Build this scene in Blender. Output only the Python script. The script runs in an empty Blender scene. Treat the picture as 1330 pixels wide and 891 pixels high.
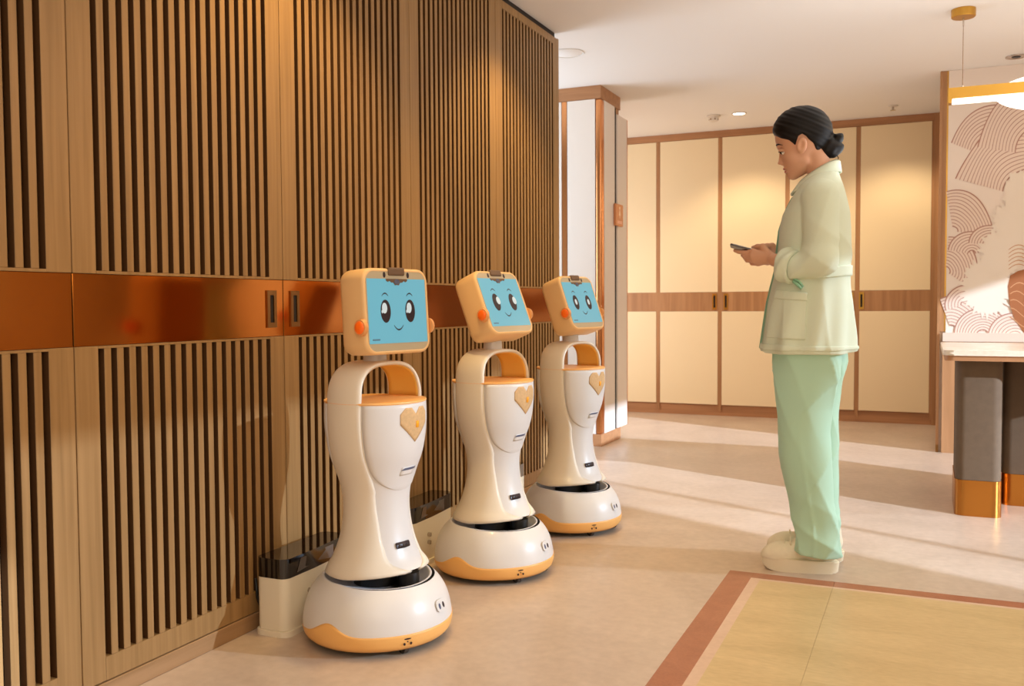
import bpy, bmesh, math, random
import numpy as np
from mathutils import Vector, Matrix
random.seed(7)
R = math.radians
SC = bpy.context.scene
COL = SC.collection

# ------------------------------------------------------------------ camera
F_PX, PITCH, YAW, ROLL = 1202.1, -0.0425, 0.4221, -0.0060
CAM = np.array([0.0, 0.0, 1.0])
fw = np.array([-math.sin(YAW)*math.cos(PITCH), math.cos(YAW)*math.cos(PITCH), math.sin(PITCH)])
rt = np.array([math.cos(YAW), math.sin(YAW), 0.0])
up = np.cross(rt, fw)
cr, sr = math.cos(ROLL), math.sin(ROLL)
xr_, yu_ = cr*rt + sr*up, -sr*rt + cr*up
cam_d = bpy.data.cameras.new('camera'); cam = bpy.data.objects.new('camera', cam_d); COL.objects.link(cam)
cam_d.sensor_width = 36.0; cam_d.lens = F_PX/1330*36.0
cam_d.clip_start = 0.05; cam_d.clip_end = 200
cam.matrix_world = Matrix(((xr_[0], yu_[0], -fw[0], CAM[0]), (xr_[1], yu_[1], -fw[1], CAM[1]),
                           (xr_[2], yu_[2], -fw[2], CAM[2]), (0, 0, 0, 1)))
cam_d.dof.use_dof = True; cam_d.dof.focus_distance = 3.2; cam_d.dof.aperture_fstop = 6.3
SC.camera = cam

# ------------------------------------------------------------------ world, suns, lamps, exposure
def srgb(r, g, b):
    f = lambda c: (c/255/12.92) if c/255 <= .04045 else ((c/255+.055)/1.055)**2.4
    return (f(r), f(g), f(b), 1.0)
SC.view_settings.view_transform = 'Standard'; SC.view_settings.look = 'None'
SC.view_settings.exposure = 0.0; SC.view_settings.gamma = 1.0; SC.view_settings.use_curve_mapping = False
W = bpy.data.worlds.new('world'); SC.world = W; W.use_nodes = True
W.node_tree.nodes['Background'].inputs[0].default_value = (1.0, 0.90, 0.78, 1)
W.node_tree.nodes['Background'].inputs[1].default_value = 0.42

def add_light(kind, name, loc, energy, color, aim=None, **kw):
    d = bpy.data.lights.new(name, kind); d.energy = energy; d.color = color
    for k, v in kw.items(): setattr(d, k, v)
    o = bpy.data.objects.new(name, d); COL.objects.link(o); o.location = loc
    if aim is not None: o.rotation_euler = Vector(aim).to_track_quat('-Z', 'Y').to_euler()
    return o
def sun_dir(az, el):      # direction the light travels; az, el say where it comes from
    return (-math.cos(R(el))*math.cos(R(az)), -math.cos(R(el))*math.sin(R(az)), -math.sin(R(el)))
add_light('SUN', 'sun_low', (3, -2, 4), 6.2, (0.76, 0.93, 1.18), sun_dir(-24, 18), angle=R(0.8))
add_light('SUN', 'sun_mirrored', (3, 3, 4), 1.85, (0.68, 0.86, 1.06), sun_dir(13, 16), angle=R(0.6))
WARM = (1.0, 0.82, 0.55)
add_light('AREA', 'room_fill_near', (-0.2, 1.0, 2.44), 10, WARM, (0, 0, -1), shape='RECTANGLE', size=1.8, size_y=1.6)  # unseen warm area light added below the ceiling to fill the room
add_light('AREA', 'room_fill_middle', (1.3, 3.6, 2.44), 14, WARM, (0, 0, -1), shape='RECTANGLE', size=1.4, size_y=2.2)  # unseen warm fill added over the right of the room
add_light('AREA', 'camera_side_fill', (0.8, -1.0, 1.7), 23, (1.0, 0.80, 0.54), (-0.15, 1, 0), shape='RECTANGLE', size=2.0, size_y=1.2)  # fill added behind the camera to lift the sides facing it
add_light('AREA', 'room_fill_back', (2.0, 6.0, 2.44), 14, WARM, (0, 0, -1), shape='RECTANGLE', size=1.6, size_y=1.6)  # unseen warm fill added towards the back right
add_light('AREA', 'alcove_light', (-3.45, 5.4, 1.5), 34, (0.76, 0.92, 1.10), (1, 0.10, 0.35), shape='RECTANGLE', size=1.2, size_y=1.6)  # daylight from the alcove's unseen window
add_light('AREA', 'ceiling_uplight_fill', (2.2, 4.0, 2.05), 50, (0.88, 0.96, 1.04), (-0.25, 0, 1), shape='RECTANGLE', size=1.0, size_y=5.0)  # unseen uplight added to brighten the ceiling
add_light('AREA', 'ceiling_uplight_fill', (0.6, -0.6, 1.95), 16, (0.92, 0.96, 1.0), (0, 0.3, 1), shape='RECTANGLE', size=2.5, size_y=0.6)  # second added uplight for the ceiling, behind the camera
add_light('AREA', 'alcove_light', (-3.2, 7.1, 1.1), 16, (1.0, 0.97, 0.92), (1, 0.45, 0.0), shape='RECTANGLE', size=0.8, size_y=1.4)  # added fill, aimed at the wardrobes to whiten them
for yy in (2.42, 4.0):
    add_light('SPOT', 'wall_washer', (-1.30, yy, 2.47), 52, (1.0, 0.68, 0.26), (-0.35, 0, -1), spot_size=R(95), spot_blend=0.7, shadow_soft_size=0.04)
for xx in (-1.38, -0.2):
    add_light('SPOT', 'cabinet_washer', (xx, 7.48, 2.46), 34, (1.0, 0.80, 0.54), (0, 0.2, -1), spot_size=R(110), spot_blend=0.6, shadow_soft_size=0.05)

# ------------------------------------------------------------------ measuring helpers (real planes, metres)
def ray(px, py):
    a, b = px-665.0, py-445.5
    x, y = cr*a+sr*b, -sr*a+cr*b
    return fw + rt*x/F_PX - up*y/F_PX
def on_y(px, py, y): d = ray(px, py); return CAM + d*y/d[1]

# ------------------------------------------------------------------ materials
def new_mat(name):
    m = bpy.data.materials.new(name); m.use_nodes = True
    return m, m.node_tree, m.node_tree.nodes['Principled BSDF']
def plain(name, col, rough=0.5, metal=0.0, spec=0.5, coat=0.0, emit=None, estr=0.0, bump=0.0, bscale=200, var=0.0, vscale=6):
    m, t, b = new_mat(name)
    b.inputs['Base Color'].default_value = col; b.inputs['Roughness'].default_value = rough
    b.inputs['Metallic'].default_value = metal; b.inputs['Specular IOR Level'].default_value = spec
    b.inputs['Coat Weight'].default_value = coat; b.inputs['Coat Roughness'].default_value = 0.08
    if emit: b.inputs['Emission Color'].default_value = emit; b.inputs['Emission Strength'].default_value = estr
    g = t.nodes.new('ShaderNodeNewGeometry')
    if var:
        n = t.nodes.new('ShaderNodeTexNoise'); n.inputs['Scale'].default_value = vscale; n.inputs['Detail'].default_value = 4
        t.links.new(g.outputs['Position'], n.inputs['Vector'])
        hv = t.nodes.new('ShaderNodeHueSaturation'); hv.inputs['Color'].default_value = col
        mr = t.nodes.new('ShaderNodeMapRange'); mr.inputs[1].default_value = 0.3; mr.inputs[2].default_value = 0.7
        mr.inputs[3].default_value = 1-var; mr.inputs[4].default_value = 1+var
        t.links.new(n.outputs['Fac'], mr.inputs[0]); t.links.new(mr.outputs[0], hv.inputs['Value'])
        t.links.new(hv.outputs[0], b.inputs['Base Color'])
    if bump:
        n2 = t.nodes.new('ShaderNodeTexNoise'); n2.inputs['Scale'].default_value = bscale; n2.inputs['Detail'].default_value = 2
        t.links.new(g.outputs['Position'], n2.inputs['Vector'])
        bp = t.nodes.new('ShaderNodeBump'); bp.inputs['Strength'].default_value = bump; bp.inputs['Distance'].default_value = 0.002
        t.links.new(n2.outputs['Fac'], bp.inputs['Height']); t.links.new(bp.outputs[0], b.inputs['Normal'])
    return m
def wood(name, c1, c2, scale, rough=0.45, stretch=(45, 45, 1.6), spec=0.35):
    m, t, b = new_mat(name)
    g = t.nodes.new('ShaderNodeNewGeometry'); mp = t.nodes.new('ShaderNodeMapping')
    mp.inputs['Scale'].default_value = stretch
    n = t.nodes.new('ShaderNodeTexNoise'); n.inputs['Scale'].default_value = scale; n.inputs['Detail'].default_value = 5; n.inputs['Distortion'].default_value = 0.4
    t.links.new(g.outputs['Position'], mp.inputs[0]); t.links.new(mp.outputs[0], n.inputs['Vector'])
    r = t.nodes.new('ShaderNodeValToRGB'); r.color_ramp.elements[0].color = c1; r.color_ramp.elements[1].color = c2
    r.color_ramp.elements[0].position = 0.3; r.color_ramp.elements[1].position = 0.7
    t.links.new(n.outputs['Fac'], r.inputs[0]); t.links.new(r.outputs[0], b.inputs['Base Color'])
    b.inputs['Roughness'].default_value = rough; b.inputs['Specular IOR Level'].default_value = spec
    bp = t.nodes.new('ShaderNodeBump'); bp.inputs['Strength'].default_value = 0.12; bp.inputs['Distance'].default_value = 0.002
    t.links.new(n.outputs['Fac'], bp.inputs['Height']); t.links.new(bp.outputs[0], b.inputs['Normal'])
    return m
def stone(name, c1, c2, rough, scale=3.0, stretch=(1, 1, 1), spec=0.5):
    m, t, b = new_mat(name)
    g = t.nodes.new('ShaderNodeNewGeometry'); mp = t.nodes.new('ShaderNodeMapping'); mp.inputs['Scale'].default_value = stretch
    t.links.new(g.outputs['Position'], mp.inputs[0])
    n = t.nodes.new('ShaderNodeTexNoise'); n.inputs['Scale'].default_value = scale; n.inputs['Detail'].default_value = 9; n.inputs['Roughness'].default_value = 0.65; n.inputs['Distortion'].default_value = 0.8
    n2 = t.nodes.new('ShaderNodeTexNoise'); n2.inputs['Scale'].default_value = scale*14; n2.inputs['Detail'].default_value = 3
    t.links.new(mp.outputs[0], n.inputs['Vector']); t.links.new(mp.outputs[0], n2.inputs['Vector'])
    mx = t.nodes.new('ShaderNodeMix'); mx.data_type = 'FLOAT'; mx.inputs[0].default_value = 0.35
    t.links.new(n.outputs['Fac'], mx.inputs[2]); t.links.new(n2.outputs['Fac'], mx.inputs[3])
    r = t.nodes.new('ShaderNodeValToRGB'); r.color_ramp.elements[0].color = c1; r.color_ramp.elements[1].color = c2
    r.color_ramp.elements[0].position = 0.35; r.color_ramp.elements[1].position = 0.65
    t.links.new(mx.outputs[0], r.inputs[0]); t.links.new(r.outputs[0], b.inputs['Base Color'])
    b.inputs['Roughness'].default_value = rough; b.inputs['Specular IOR Level'].default_value = spec
    return m
M = {}
M['oak'] = wood('oak', srgb(144, 109, 66), srgb(166, 128, 82), 1.2)
M['oak_base'] = wood('oak_base', srgb(152, 116, 78), srgb(172, 134, 96), 1.2, stretch=(20, 1.6, 30))
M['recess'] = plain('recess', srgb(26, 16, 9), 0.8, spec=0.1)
M['groove_shade'] = plain('groove_shade', srgb(90, 60, 34), 0.8, spec=0.1)  # oak darkened on slat sides: the slot shade is put into the colour
M['walnut'] = wood('walnut', srgb(164, 116, 76), srgb(192, 142, 98), 1.0, stretch=(22, 22, 1.2))
M['walnut_rail'] = wood('walnut_rail', srgb(166, 116, 78), srgb(188, 136, 94), 1.0, stretch=(1.5, 22, 25))
M['cream'] = plain('cream', srgb(247, 224, 183), 0.5, spec=0.3)
M['column_panel'] = plain('column_panel', srgb(240, 228, 216), 0.4, spec=0.4)
M['ceiling'] = plain('ceiling', srgb(246, 240, 232), 0.9, spec=0.1)
M['plaster'] = plain('plaster', srgb(228, 206, 186), 0.9, spec=0.1)
M['floor'] = stone('floor', srgb(190, 168, 148), srgb(212, 190, 170), 0.33, 2.2)
M['tile_yellow'] = stone('tile_yellow', srgb(198, 168, 116), srgb(220, 190, 138), 0.34, 2.4, (1, 3, 1))
M['border'] = stone('border', srgb(160, 98, 68), srgb(182, 118, 84), 0.36, 9)
M['pink_strip'] = stone('pink_strip', srgb(212, 176, 148), srgb(226, 192, 164), 0.34, 4)
M['brass'] = plain('brass', srgb(204, 156, 72), 0.32, 1.0)
M['brass_foot'] = plain('brass_foot', srgb(182, 120, 54), 0.26, 1.0)
M['brass_dark'] = plain('brass_dark', srgb(150, 110, 66), 0.4, 1.0)
M['black'] = plain('black', srgb(16, 14, 14), 0.4)
M['slot_black'] = plain('slot_black', srgb(30, 18, 10), 0.7)
def copper_mat(name, col, rough, wav):
    m, t, b = new_mat(name)
    b.inputs['Base Color'].default_value = col; b.inputs['Metallic'].default_value = 1.0; b.inputs['Roughness'].default_value = rough
    g = t.nodes.new('ShaderNodeNewGeometry'); n = t.nodes.new('ShaderNodeTexNoise'); n.inputs['Scale'].default_value = 2.2; n.inputs['Detail'].default_value = 1
    t.links.new(g.outputs['Position'], n.inputs['Vector'])
    bp = t.nodes.new('ShaderNodeBump'); bp.inputs['Strength'].default_value = wav; bp.inputs['Distance'].default_value = 0.05
    t.links.new(n.outputs['Fac'], bp.inputs['Height']); t.links.new(bp.outputs[0], b.inputs['Normal'])
    return m
M['copper'] = copper_mat('copper', srgb(176, 104, 40), 0.12, 0.10)
M['copper_trim'] = copper_mat('copper_trim', srgb(226, 154, 100), 0.22, 0.05)

# ------------------------------------------------------------------ mesh helpers
def link(name, me, mat=None, parent=None, loc=None, smooth=False):
    o = bpy.data.objects.new(name, me); COL.objects.link(o)
    if mat and not me.materials: me.materials.append(mat)
    if parent: o.parent = parent
    if loc is not None: o.location = loc
    if smooth:
        for p in me.polygons: p.use_smooth = True
    return o
def obj(name, bm, mat=None, parent=None, loc=None, smooth=False, sharp=None):
    bmesh.ops.recalc_face_normals(bm, faces=bm.faces)
    me = bpy.data.meshes.new(name); bm.to_mesh(me); bm.free()
    if smooth and sharp:
        me.shade_smooth() if hasattr(me, 'shade_smooth') else None
        me.set_sharp_from_angle(angle=R(sharp))
    return link(name, me, mat, parent, loc, smooth)
def py_mesh(name, verts, faces, mat, parent=None, loc=None, smooth=True, recalc=True, sharp=None):
    bm = bmesh.new(); vs = [bm.verts.new(tuple(map(float, v))) for v in verts]
    for f in faces:
        try: bm.faces.new([vs[i] for i in f])
        except ValueError: pass
    return obj(name, bm, mat, parent, loc, smooth, sharp)
def box(bm, x0, x1, y0, y1, z0, z1, bev=0.0, seg=2):
    n = bmesh.ops.create_cube(bm, size=1.0)['verts']
    for v in n: v.co = Vector(((x0+x1)/2+v.co.x*(x1-x0), (y0+y1)/2+v.co.y*(y1-y0), (z0+z1)/2+v.co.z*(z1-z0)))
    if bev: bmesh.ops.bevel(bm, geom=list({e for v in n for e in v.link_edges}), offset=bev, segments=seg, profile=0.5, affect='EDGES')
def boxo(name, mat, parent, x0, x1, y0, y1, z0, z1, bev=0.0, seg=2, loc=None):
    bm = bmesh.new(); box(bm, x0, x1, y0, y1, z0, z1, bev, seg); return obj(name, bm, mat, parent, loc)
def cyl(bm, c, axis, r1, r2, h, n=32):
    q = Vector(axis).normalized().to_track_quat('Z', 'Y').to_matrix().to_4x4()
    bmesh.ops.create_cone(bm, cap_ends=True, cap_tris=False, segments=n, radius1=r1, radius2=r2, depth=h,
                          matrix=Matrix.Translation(Vector(c)) @ q)
def lathe(profile, n=64, cap=True):
    bm = bmesh.new(); rings = []
    for r, z in profile:
        rings.append([bm.verts.new((r*math.cos(2*math.pi*i/n), r*math.sin(2*math.pi*i/n), z)) for i in range(n)])
    for a, b in zip(rings[:-1], rings[1:]):
        for i in range(n): bm.faces.new((a[i], a[(i+1) % n], b[(i+1) % n], b[i]))
    if cap: bm.faces.new(rings[0][::-1]); bm.faces.new(rings[-1])
    return bm
def prism(poly, z0, z1, bm=None):     # polygon in xy, extruded in z
    bm = bm or bmesh.new()
    a = [bm.verts.new((x, y, z0)) for x, y in poly]; b = [bm.verts.new((x, y, z1)) for x, y in poly]
    bm.faces.new(a[::-1]); bm.faces.new(b)
    n = len(poly)
    for i in range(n): bm.faces.new((a[i], a[(i+1) % n], b[(i+1) % n], b[i]))
    return bm
def rrect(w, h, r, seg=6, cx=0, cy=0):
    pts = []
    for (sx, sy, a0) in ((1, 1, 0), (-1, 1, 90), (-1, -1, 180), (1, -1, 270)):
        for i in range(seg+1):
            a = R(a0+90*i/seg); pts.append((cx+sx*(w/2-r)+r*math.cos(a), cy+sy*(h/2-r)+r*math.sin(a)))
    return pts
def tube(pts, r, n=8, closed=False, bm=None):
    bm = bm or bmesh.new(); P = [Vector(p) for p in pts]; rings = []
    for i, p in enumerate(P):
        d = (P[min(i+1, len(P)-1)]-P[max(i-1, 0)]).normalized()
        a = d.cross(Vector((0, 0, 1)));  a = a.normalized() if a.length > 1e-3 else Vector((1, 0, 0)); b = d.cross(a).normalized()
        rr = r[i] if hasattr(r, '__len__') else r
        rings.append([bm.verts.new(p+(a*math.cos(2*math.pi*k/n)+b*math.sin(2*math.pi*k/n))*rr) for k in range(n)])
    for a, b in zip(rings[:-1], rings[1:]):
        for k in range(n): bm.faces.new((a[k], a[(k+1) % n], b[(k+1) % n], b[k]))
    bm.faces.new(rings[0][::-1]); bm.faces.new(rings[-1])
    return bm
def tag(o, label=None, cat=None, group=None, kind=None):
    if label: o['label'] = label
    if cat: o['category'] = cat
    if group: o['group'] = group
    if kind: o['kind'] = kind
    return o
def empty(name, loc=(0, 0, 0), rz=0.0, label=None, cat=None, group=None, kind=None):
    o = bpy.data.objects.new(name, None); COL.objects.link(o); o.location = loc; o.rotation_euler = (0, 0, rz)
    o.empty_display_size = 0.1
    return tag(o, label, cat, group, kind)
def catmull(xs, ys):
    xs, ys = np.array(xs, float), np.array(ys, float)
    m = np.gradient(ys, xs)
    def f(x):
        x = np.clip(x, xs[0], xs[-1]); i = np.clip(np.searchsorted(xs, x)-1, 0, len(xs)-2)
        h = xs[i+1]-xs[i]; t = (x-xs[i])/h
        return (2*t**3-3*t**2+1)*ys[i]+(t**3-2*t**2+t)*h*m[i]+(-2*t**3+3*t**2)*ys[i+1]+(t**3-t**2)*h*m[i+1]
    return f

# ================================================================== SETTING
CEIL = 2.4965
WX = -1.887                       # face of the slatted wall
YB = 8.167                        # face of the wardrobes
tag(boxo('ceiling', M['ceiling'], None, -4.2, 4.3, -1.2, 9.2, CEIL, CEIL+0.12), kind='structure')
# floor sheet with the inlay left out
IX, IY = -0.662, 3.452            # far left corner of the inlay border
bm = bmesh.new()
for (x0, x1, y0, y1) in ((-4.2, IX, -1.2, 9.2), (IX, 4.3, IY, 9.2)):
    box(bm, x0, x1, y0, y1, -0.10, 0.0)
box(bm, IX, 4.3, -1.2, IY, -0.10, -0.012)
floor = tag(obj('floor', bm, M['floor']), kind='structure')
bm = bmesh.new(); poly = [(IX, IY), (1.9, IY-0.14), (1.9, IY), ]
# border bars and tiles: parts of the floor, tops flush, joints recessed
bw = 0.088
boxo('border_bar', M['border'], floor, IX, IX+bw, -1.2, IY, -0.011, 0.0)
boxo('border_bar', M['border'], floor, IX+bw, -0.2917, IY-bw*0.72, IY, -0.011, 0.0)
boxo('border_bar', M['border'], floor, -0.2910, 2.2, IY-bw*0.72, IY, -0.011, 0.0)
px0, py1 = IX+bw, IY-bw*0.72
boxo('edge_strip', M['pink_strip'], floor, px0, px0+0.034, -1.2, py1, -0.011, -0.0003)
boxo('edge_strip', M['pink_strip'], floor, px0+0.034, 2.2, py1-0.020, py1, -0.011, -0.0003)
tx0, ty1 = px0+0.034, py1-0.020
for (a, b) in ((tx0, -0.2917), (-0.2910, 0.7), (0.702, 1.7)):
    for (c, d) in ((ty1-1.3, ty1), (ty1-2.7, ty1-1.302)):
        boxo('tile', M['tile_yellow'], floor, a, b, c, d, -0.011, -0.0002)

# ---- left wall: doors of slatted oak with a copper band
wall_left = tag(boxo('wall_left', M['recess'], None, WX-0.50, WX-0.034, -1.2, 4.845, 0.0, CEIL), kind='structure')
boxo('end_panel', M['oak'], wall_left, WX-0.50, WX-0.002, 4.8455, 4.862, 0.0, 2.465)
boxo('top_shadow_gap', M['slot_black'], wall_left, WX-0.033, WX-0.018, -1.2, 4.84, 2.462, CEIL)
boxo('plain_panel', M['oak'], wall_left, WX-0.033, WX, -1.2, 0.797, 0.05, 2.46)
seams = [0.80, 1.61, 2.413, 3.225, 4.03, 4.845]
SW, PIT = 0.0186, 0.0403
slat_meshes = {}
def slat_mesh(z0, z1):
    k = (z0, z1)
    if k not in slat_meshes:
        bm = bmesh.new(); w = PIT-SW; box(bm, -0.024, 0, -w/2, w/2, z0, z1, 0.0012, 1)
        me = bpy.data.meshes.new('slat'); bm.to_mesh(me); bm.free(); me.materials.append(M['oak']); me.materials.append(M['groove_shade'])
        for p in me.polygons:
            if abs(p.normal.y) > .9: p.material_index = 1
        slat_meshes[k] = me
    return slat_meshes[k]
ZB0, ZB1 = 0.901, 1.080
for i in range(5):
    y0, y1 = seams[i]+0.0015, seams[i+1]-0.0015
    f0 = (seams[i]+seams[i+1])/2 - 8*PIT + 0.002
    sl0, sl1 = f0-SW/2, f0+16*PIT+SW/2
    for (z0, z1, a, b) in ((0.052, ZB0-0.0007, 0.112, ZB0-0.007), (ZB1+0.0007, 2.460, ZB1+0.008, 2.422)):
        bm = bmesh.new()
        for (p, q, r, s) in ((y0, sl0, z0, z1), (sl1, y1, z0, z1)): box(bm, WX-0.026, WX, p, q, r, s, 0.0010, 1)
        for (p, q, r, s) in ((sl0, sl1, z0, a), (sl0, sl1, b, z1)): box(bm, WX-0.026, WX, p, q, r, s)
        fo = obj('door_frame', bm, M['oak'], wall_left); fo.data.materials.append(M['groove_shade'])
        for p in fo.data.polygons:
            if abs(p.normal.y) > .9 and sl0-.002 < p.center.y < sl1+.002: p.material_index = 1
        me = slat_mesh(a, b)
        for k in range(16):
            o = bpy.data.objects.new('slat', me); COL.objects.link(o); o.parent = wall_left
            o.location = (WX-0.0002, f0+(k+0.5)*PIT, 0)
    band = boxo('copper_band', M['copper'], wall_left, WX-0.020, WX-0.0015, y0, y1, ZB0, ZB1, 0.001, 1)
    if i in (1, 2):
        hy = 2.353 if i == 1 else 2.470
        bm = bmesh.new(); box(bm, WX-0.0014, WX+0.0035, hy-0.0225, hy-0.0095, 0.929, 1.046)
        box(bm, WX-0.0014, WX+0.0035, hy+0.0095, hy+0.0225, 0.929, 1.046)
        box(bm, WX-0.0014, WX+0.0035, hy-0.0095, hy+0.0095, 0.929, 0.945); box(bm, WX-0.0014, WX+0.0035, hy-0.0095, hy+0.0095, 1.031, 1.046)
        box(bm, WX-0.0014, WX-0.0004, hy-0.0095, hy+0.0095, 0.945, 1.031)
        h = obj('door_pull', bm, M['brass_dark'], band); h['label'] = 'bronze flush pull'
        h.data.materials.append(M['slot_black'])
        for p in h.data.polygons:
            if abs(p.center.y-hy) < 0.006 and 0.95 < p.center.z < 1.03 and abs(p.normal.x) > 0.5: p.material_index = 1
tag(boxo('baseboard_left', M['oak_base'], None, WX-0.033, WX+0.004, -1.2, 4.862, 0.0, 0.049, 0.002, 1), kind='structure')

# ---- alcove, back wall, right window wall
tag(boxo('wall_back', M['plaster'], None, -4.2, 4.3, 8.75, 8.9, 0, CEIL), kind='structure')
tag(boxo('wall_alcove', M['plaster'], None, -3.9, -3.75, 4.0, 8.74, 0, CEIL), kind='structure')
XW = 4.0
wr = tag(boxo('wall_right', M['plaster'], None, XW, XW+0.12, -1.2, 1.92, 0, 2.8), kind='structure')
boxo('window_head', M['plaster'], wr, XW, XW+0.12, 1.92, 9.2, 2.485, 2.8)
boxo('window_sill', M['plaster'], wr, XW, XW+0.12, 1.92, 9.2, 0, 0.75)
boxo('mullion', M['plaster'], wr, XW, XW+0.05, 2.37, 2.40, 0.75, 2.485)
boxo('window_jamb', M['plaster'], wr, XW, XW+0.12, 5.75, 9.2, 0.75, 2.485)  # unseen; brought this far in to keep the sun off the wardrobes

# ---- partition with the mural
part = tag(boxo('wall_middle', M['plaster'], None, 0.075, 2.4, 6.735, 6.86, 0, CEIL), kind='structure')
tag(boxo('trim_3', M['walnut'], None, 0.092, 2.4, 6.700, 6.7345, 0.0, 0.735), kind='structure')
tag(boxo('trim_4', M['plaster'], None, 0.092, 2.4, 6.690, 6.7345, 0.7355, 0.792), kind='structure')
tag(boxo('trim_5', M['walnut'], None, 0.058, 0.0745, 6.715, 6.88, 0.05, CEIL-0.001), kind='structure')
tag(boxo('trim_8', M['walnut'], None, 0.0748, 0.0995, 6.722, 6.7348, 0.80, CEIL-0.001), kind='structure')
tag(boxo('trim_6', M['brass'], None, 0.1000, 0.108, 6.722, 6.7348, 0.80, CEIL-0.001), kind='structure')
tag(boxo('trim_7', M['brass_dark'], None, 0.058, 0.0745, 6.716, 6.88, 0.0, 0.049), kind='structure')

# ================================================================== WARDROBES at the back
def door(parent, x0, x1, pull=None):
    d = boxo('door', M['walnut'], parent, x0, x1, YB, YB+0.022, 0.093, 2.438)
    for (z0, z1) in ((0.098, 0.921), (1.091, 2.434)):
        boxo('cream_panel', M['cream'], d, x0+0.006, x1-0.006, YB-0.004, YB-0.0002, z0, z1, 0.001, 1)
    boxo('walnut_band', M['walnut'], d, x0, x1, YB-0.003, YB-0.0002, 0.9225, 1.0895)
    if pull is not None:
        bm = bmesh.new()
        for (a, b, c, e) in ((-.019, -.008, .937, 1.077), (.008, .019, .937, 1.077), (-.008, .008, .937, .955), (-.008, .008, 1.06, 1.077)):
            box(bm, pull+a, pull+b, YB-0.010, YB-0.0032, c, e)
        h = obj('pull', bm, M['brass'], d); h['label'] = 'brass flush pull'
        bm = bmesh.new(); box(bm, pull-.0085, pull+.0085, YB-0.0045, YB-0.0032, .954, 1.061)
        obj('pull_recess', bm, M['slot_black'], d)
def wardrobe(x0, x1, mid, label, pulls):
    t = empty('wardrobe', ((x0+x1)/2, YB, 0), 0, label, 'wardrobe', 'built-in wardrobes along the back wall')
    off = -(x0+x1)/2
    kids = []
    bm = bmesh.new(); box(bm, x0, x1, YB+0.024, 8.74, 0.0, 2.438); kids.append(obj('carcass', bm, M['walnut']))
    kids.append(boxo('toe_kick', M['walnut_rail'], None, x0, x1, YB+0.010, YB+0.0235, 0.0, 0.091))
    n0 = set(COL.objects)
    door(None, x0+0.012, mid-0.012, pulls[0]); door(None, mid+0.012, x1-0.012, pulls[1])
    bm = bmesh.new(); box(bm, x0, x0+0.0118, YB-0.002, YB+0.0225, 0.04, 2.438); box(bm, x1-0.0118, x1, YB-0.002, YB+0.0225, 0.04, 2.438)
    box(bm, mid-0.0118, mid+0.0118, YB-0.002, YB+0.0225, 0.04, 2.438)
    obj('edge_strip', bm, M['walnut'])
    kids += [o for o in COL.objects if o not in n0 and o.parent is None]
    for k in kids:
        k.parent = t; k.matrix_parent_inverse = Matrix.Translation((off, -YB, 0))
    return t
wardrobe(-3.36, -2.2185, -2.79, 'cream wardrobe half hidden behind the square column', (None, None))
wardrobe(-2.2185, -1.096, -1.665, 'cream double wardrobe left of the person, pair of brass pulls on its walnut band', (-1.711, -1.612))
wardrobe(-1.096, 0.0345, -0.5335, 'cream double wardrobe behind and right of the person, next to the mural wall', (-0.58, -0.500))
tag(boxo('trim_1', M['walnut_rail'], None, -3.75, 0.0345, YB-0.006, YB+0.02, 2.4385, CEIL-0.001), kind='structure')
tag(boxo('trim_2', M['walnut'], None, 0.0350, 0.0885, YB-0.008, 8.74, 0.0, CEIL-0.001), kind='structure')

# ================================================================== COLUMN
c0x, c1x, c0y, c1y = -2.36, -2.06, 6.10, 6.71
colm = empty('column', (-2.21, 6.4, 0), 0, 'square column in cream panels with a copper corner strip, left of the wardrobes', 'column', kind='structure')
def cpart(name, mat, *a, **k):
    o = boxo(name, mat, None, *a, **k); o.parent = colm; o.matrix_parent_inverse = Matrix.Translation((2.21, -6.4, 0)); return o
cpart('core', M['walnut'], -2.95, c1x-0.014, c0y+0.014, 6.54, 0.0, CEIL-0.001)
cpart('plinth', M['walnut_rail'], -2.95, c1x-0.004, c0y+0.004, 6.55, 0.0, 0.085)
cpart('header', M['walnut_rail'], -2.95, c1x-0.004, c0y+0.004, 6.55, 2.405, CEIL-0.001)
cpart('panel', M['column_panel'], -2.94, -2.352, c0y, c0y+0.0135, 0.087, 2.402)
cpart('copper_strip', M['copper_trim'], -2.348, -2.312, c0y+0.001, c0y+0.0135, 0.087, 2.402)
cpart('panel', M['column_panel'], -2.308, -2.104, c0y, c0y+0.0135, 0.087, 2.402)
o = cpart('corner_strip', M['copper_trim'], -2.101, c1x+0.001, c0y-0.001, 6.168, 0.087, 2.402, bev=0.012, seg=3); o['label'] = 'polished copper corner strip'
cpart('panel', M['column_panel'], c1x-0.0135, c1x, 6.171, 6.404, 0.087, 2.402)
cpart('dark_groove', M['slot_black'], c1x-0.0135, c1x-0.010, 6.405, 6.463, 0.087, 2.402)
cpart('panel', M['column_panel'], c1x-0.30, c1x, 6.464, 6.700, 0.087, 2.36)
cpart('copper_strip', M['copper_trim'], c1x-0.30, c1x+0.001, 6.701, 6.712, 0.087, 2.36)
sg = empty('wall_sign', (c1x, 6.452, 1.637), 0, 'small copper sign with a pale figure fixed high on the column', 'sign')
boxo('sign_plate', plain('sign_copper', srgb(206, 140, 96), 0.35, 0.6), sg, 0.001, 0.022, -0.082, 0.082, -0.082, 0.075, 0.003, 1)
Msg = plain('sign_mark', srgb(246, 220, 190), 0.5)
bm = bmesh.new(); cyl(bm, (0.0225, 0.0, 0.046), (1, 0, 0), 0.012, 0.012, 0.001, 16)
v = [bm.verts.new((0.0228, a, b)) for a, b in ((-.009, .031), (.009, .031), (.022, -.006), (.006, -.006), (.005, -.026), (-.005, -.026), (-.006, -.006), (-.022, -.006))]
bm.faces.new(v); obj('figure', bm, Msg, sg)
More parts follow.
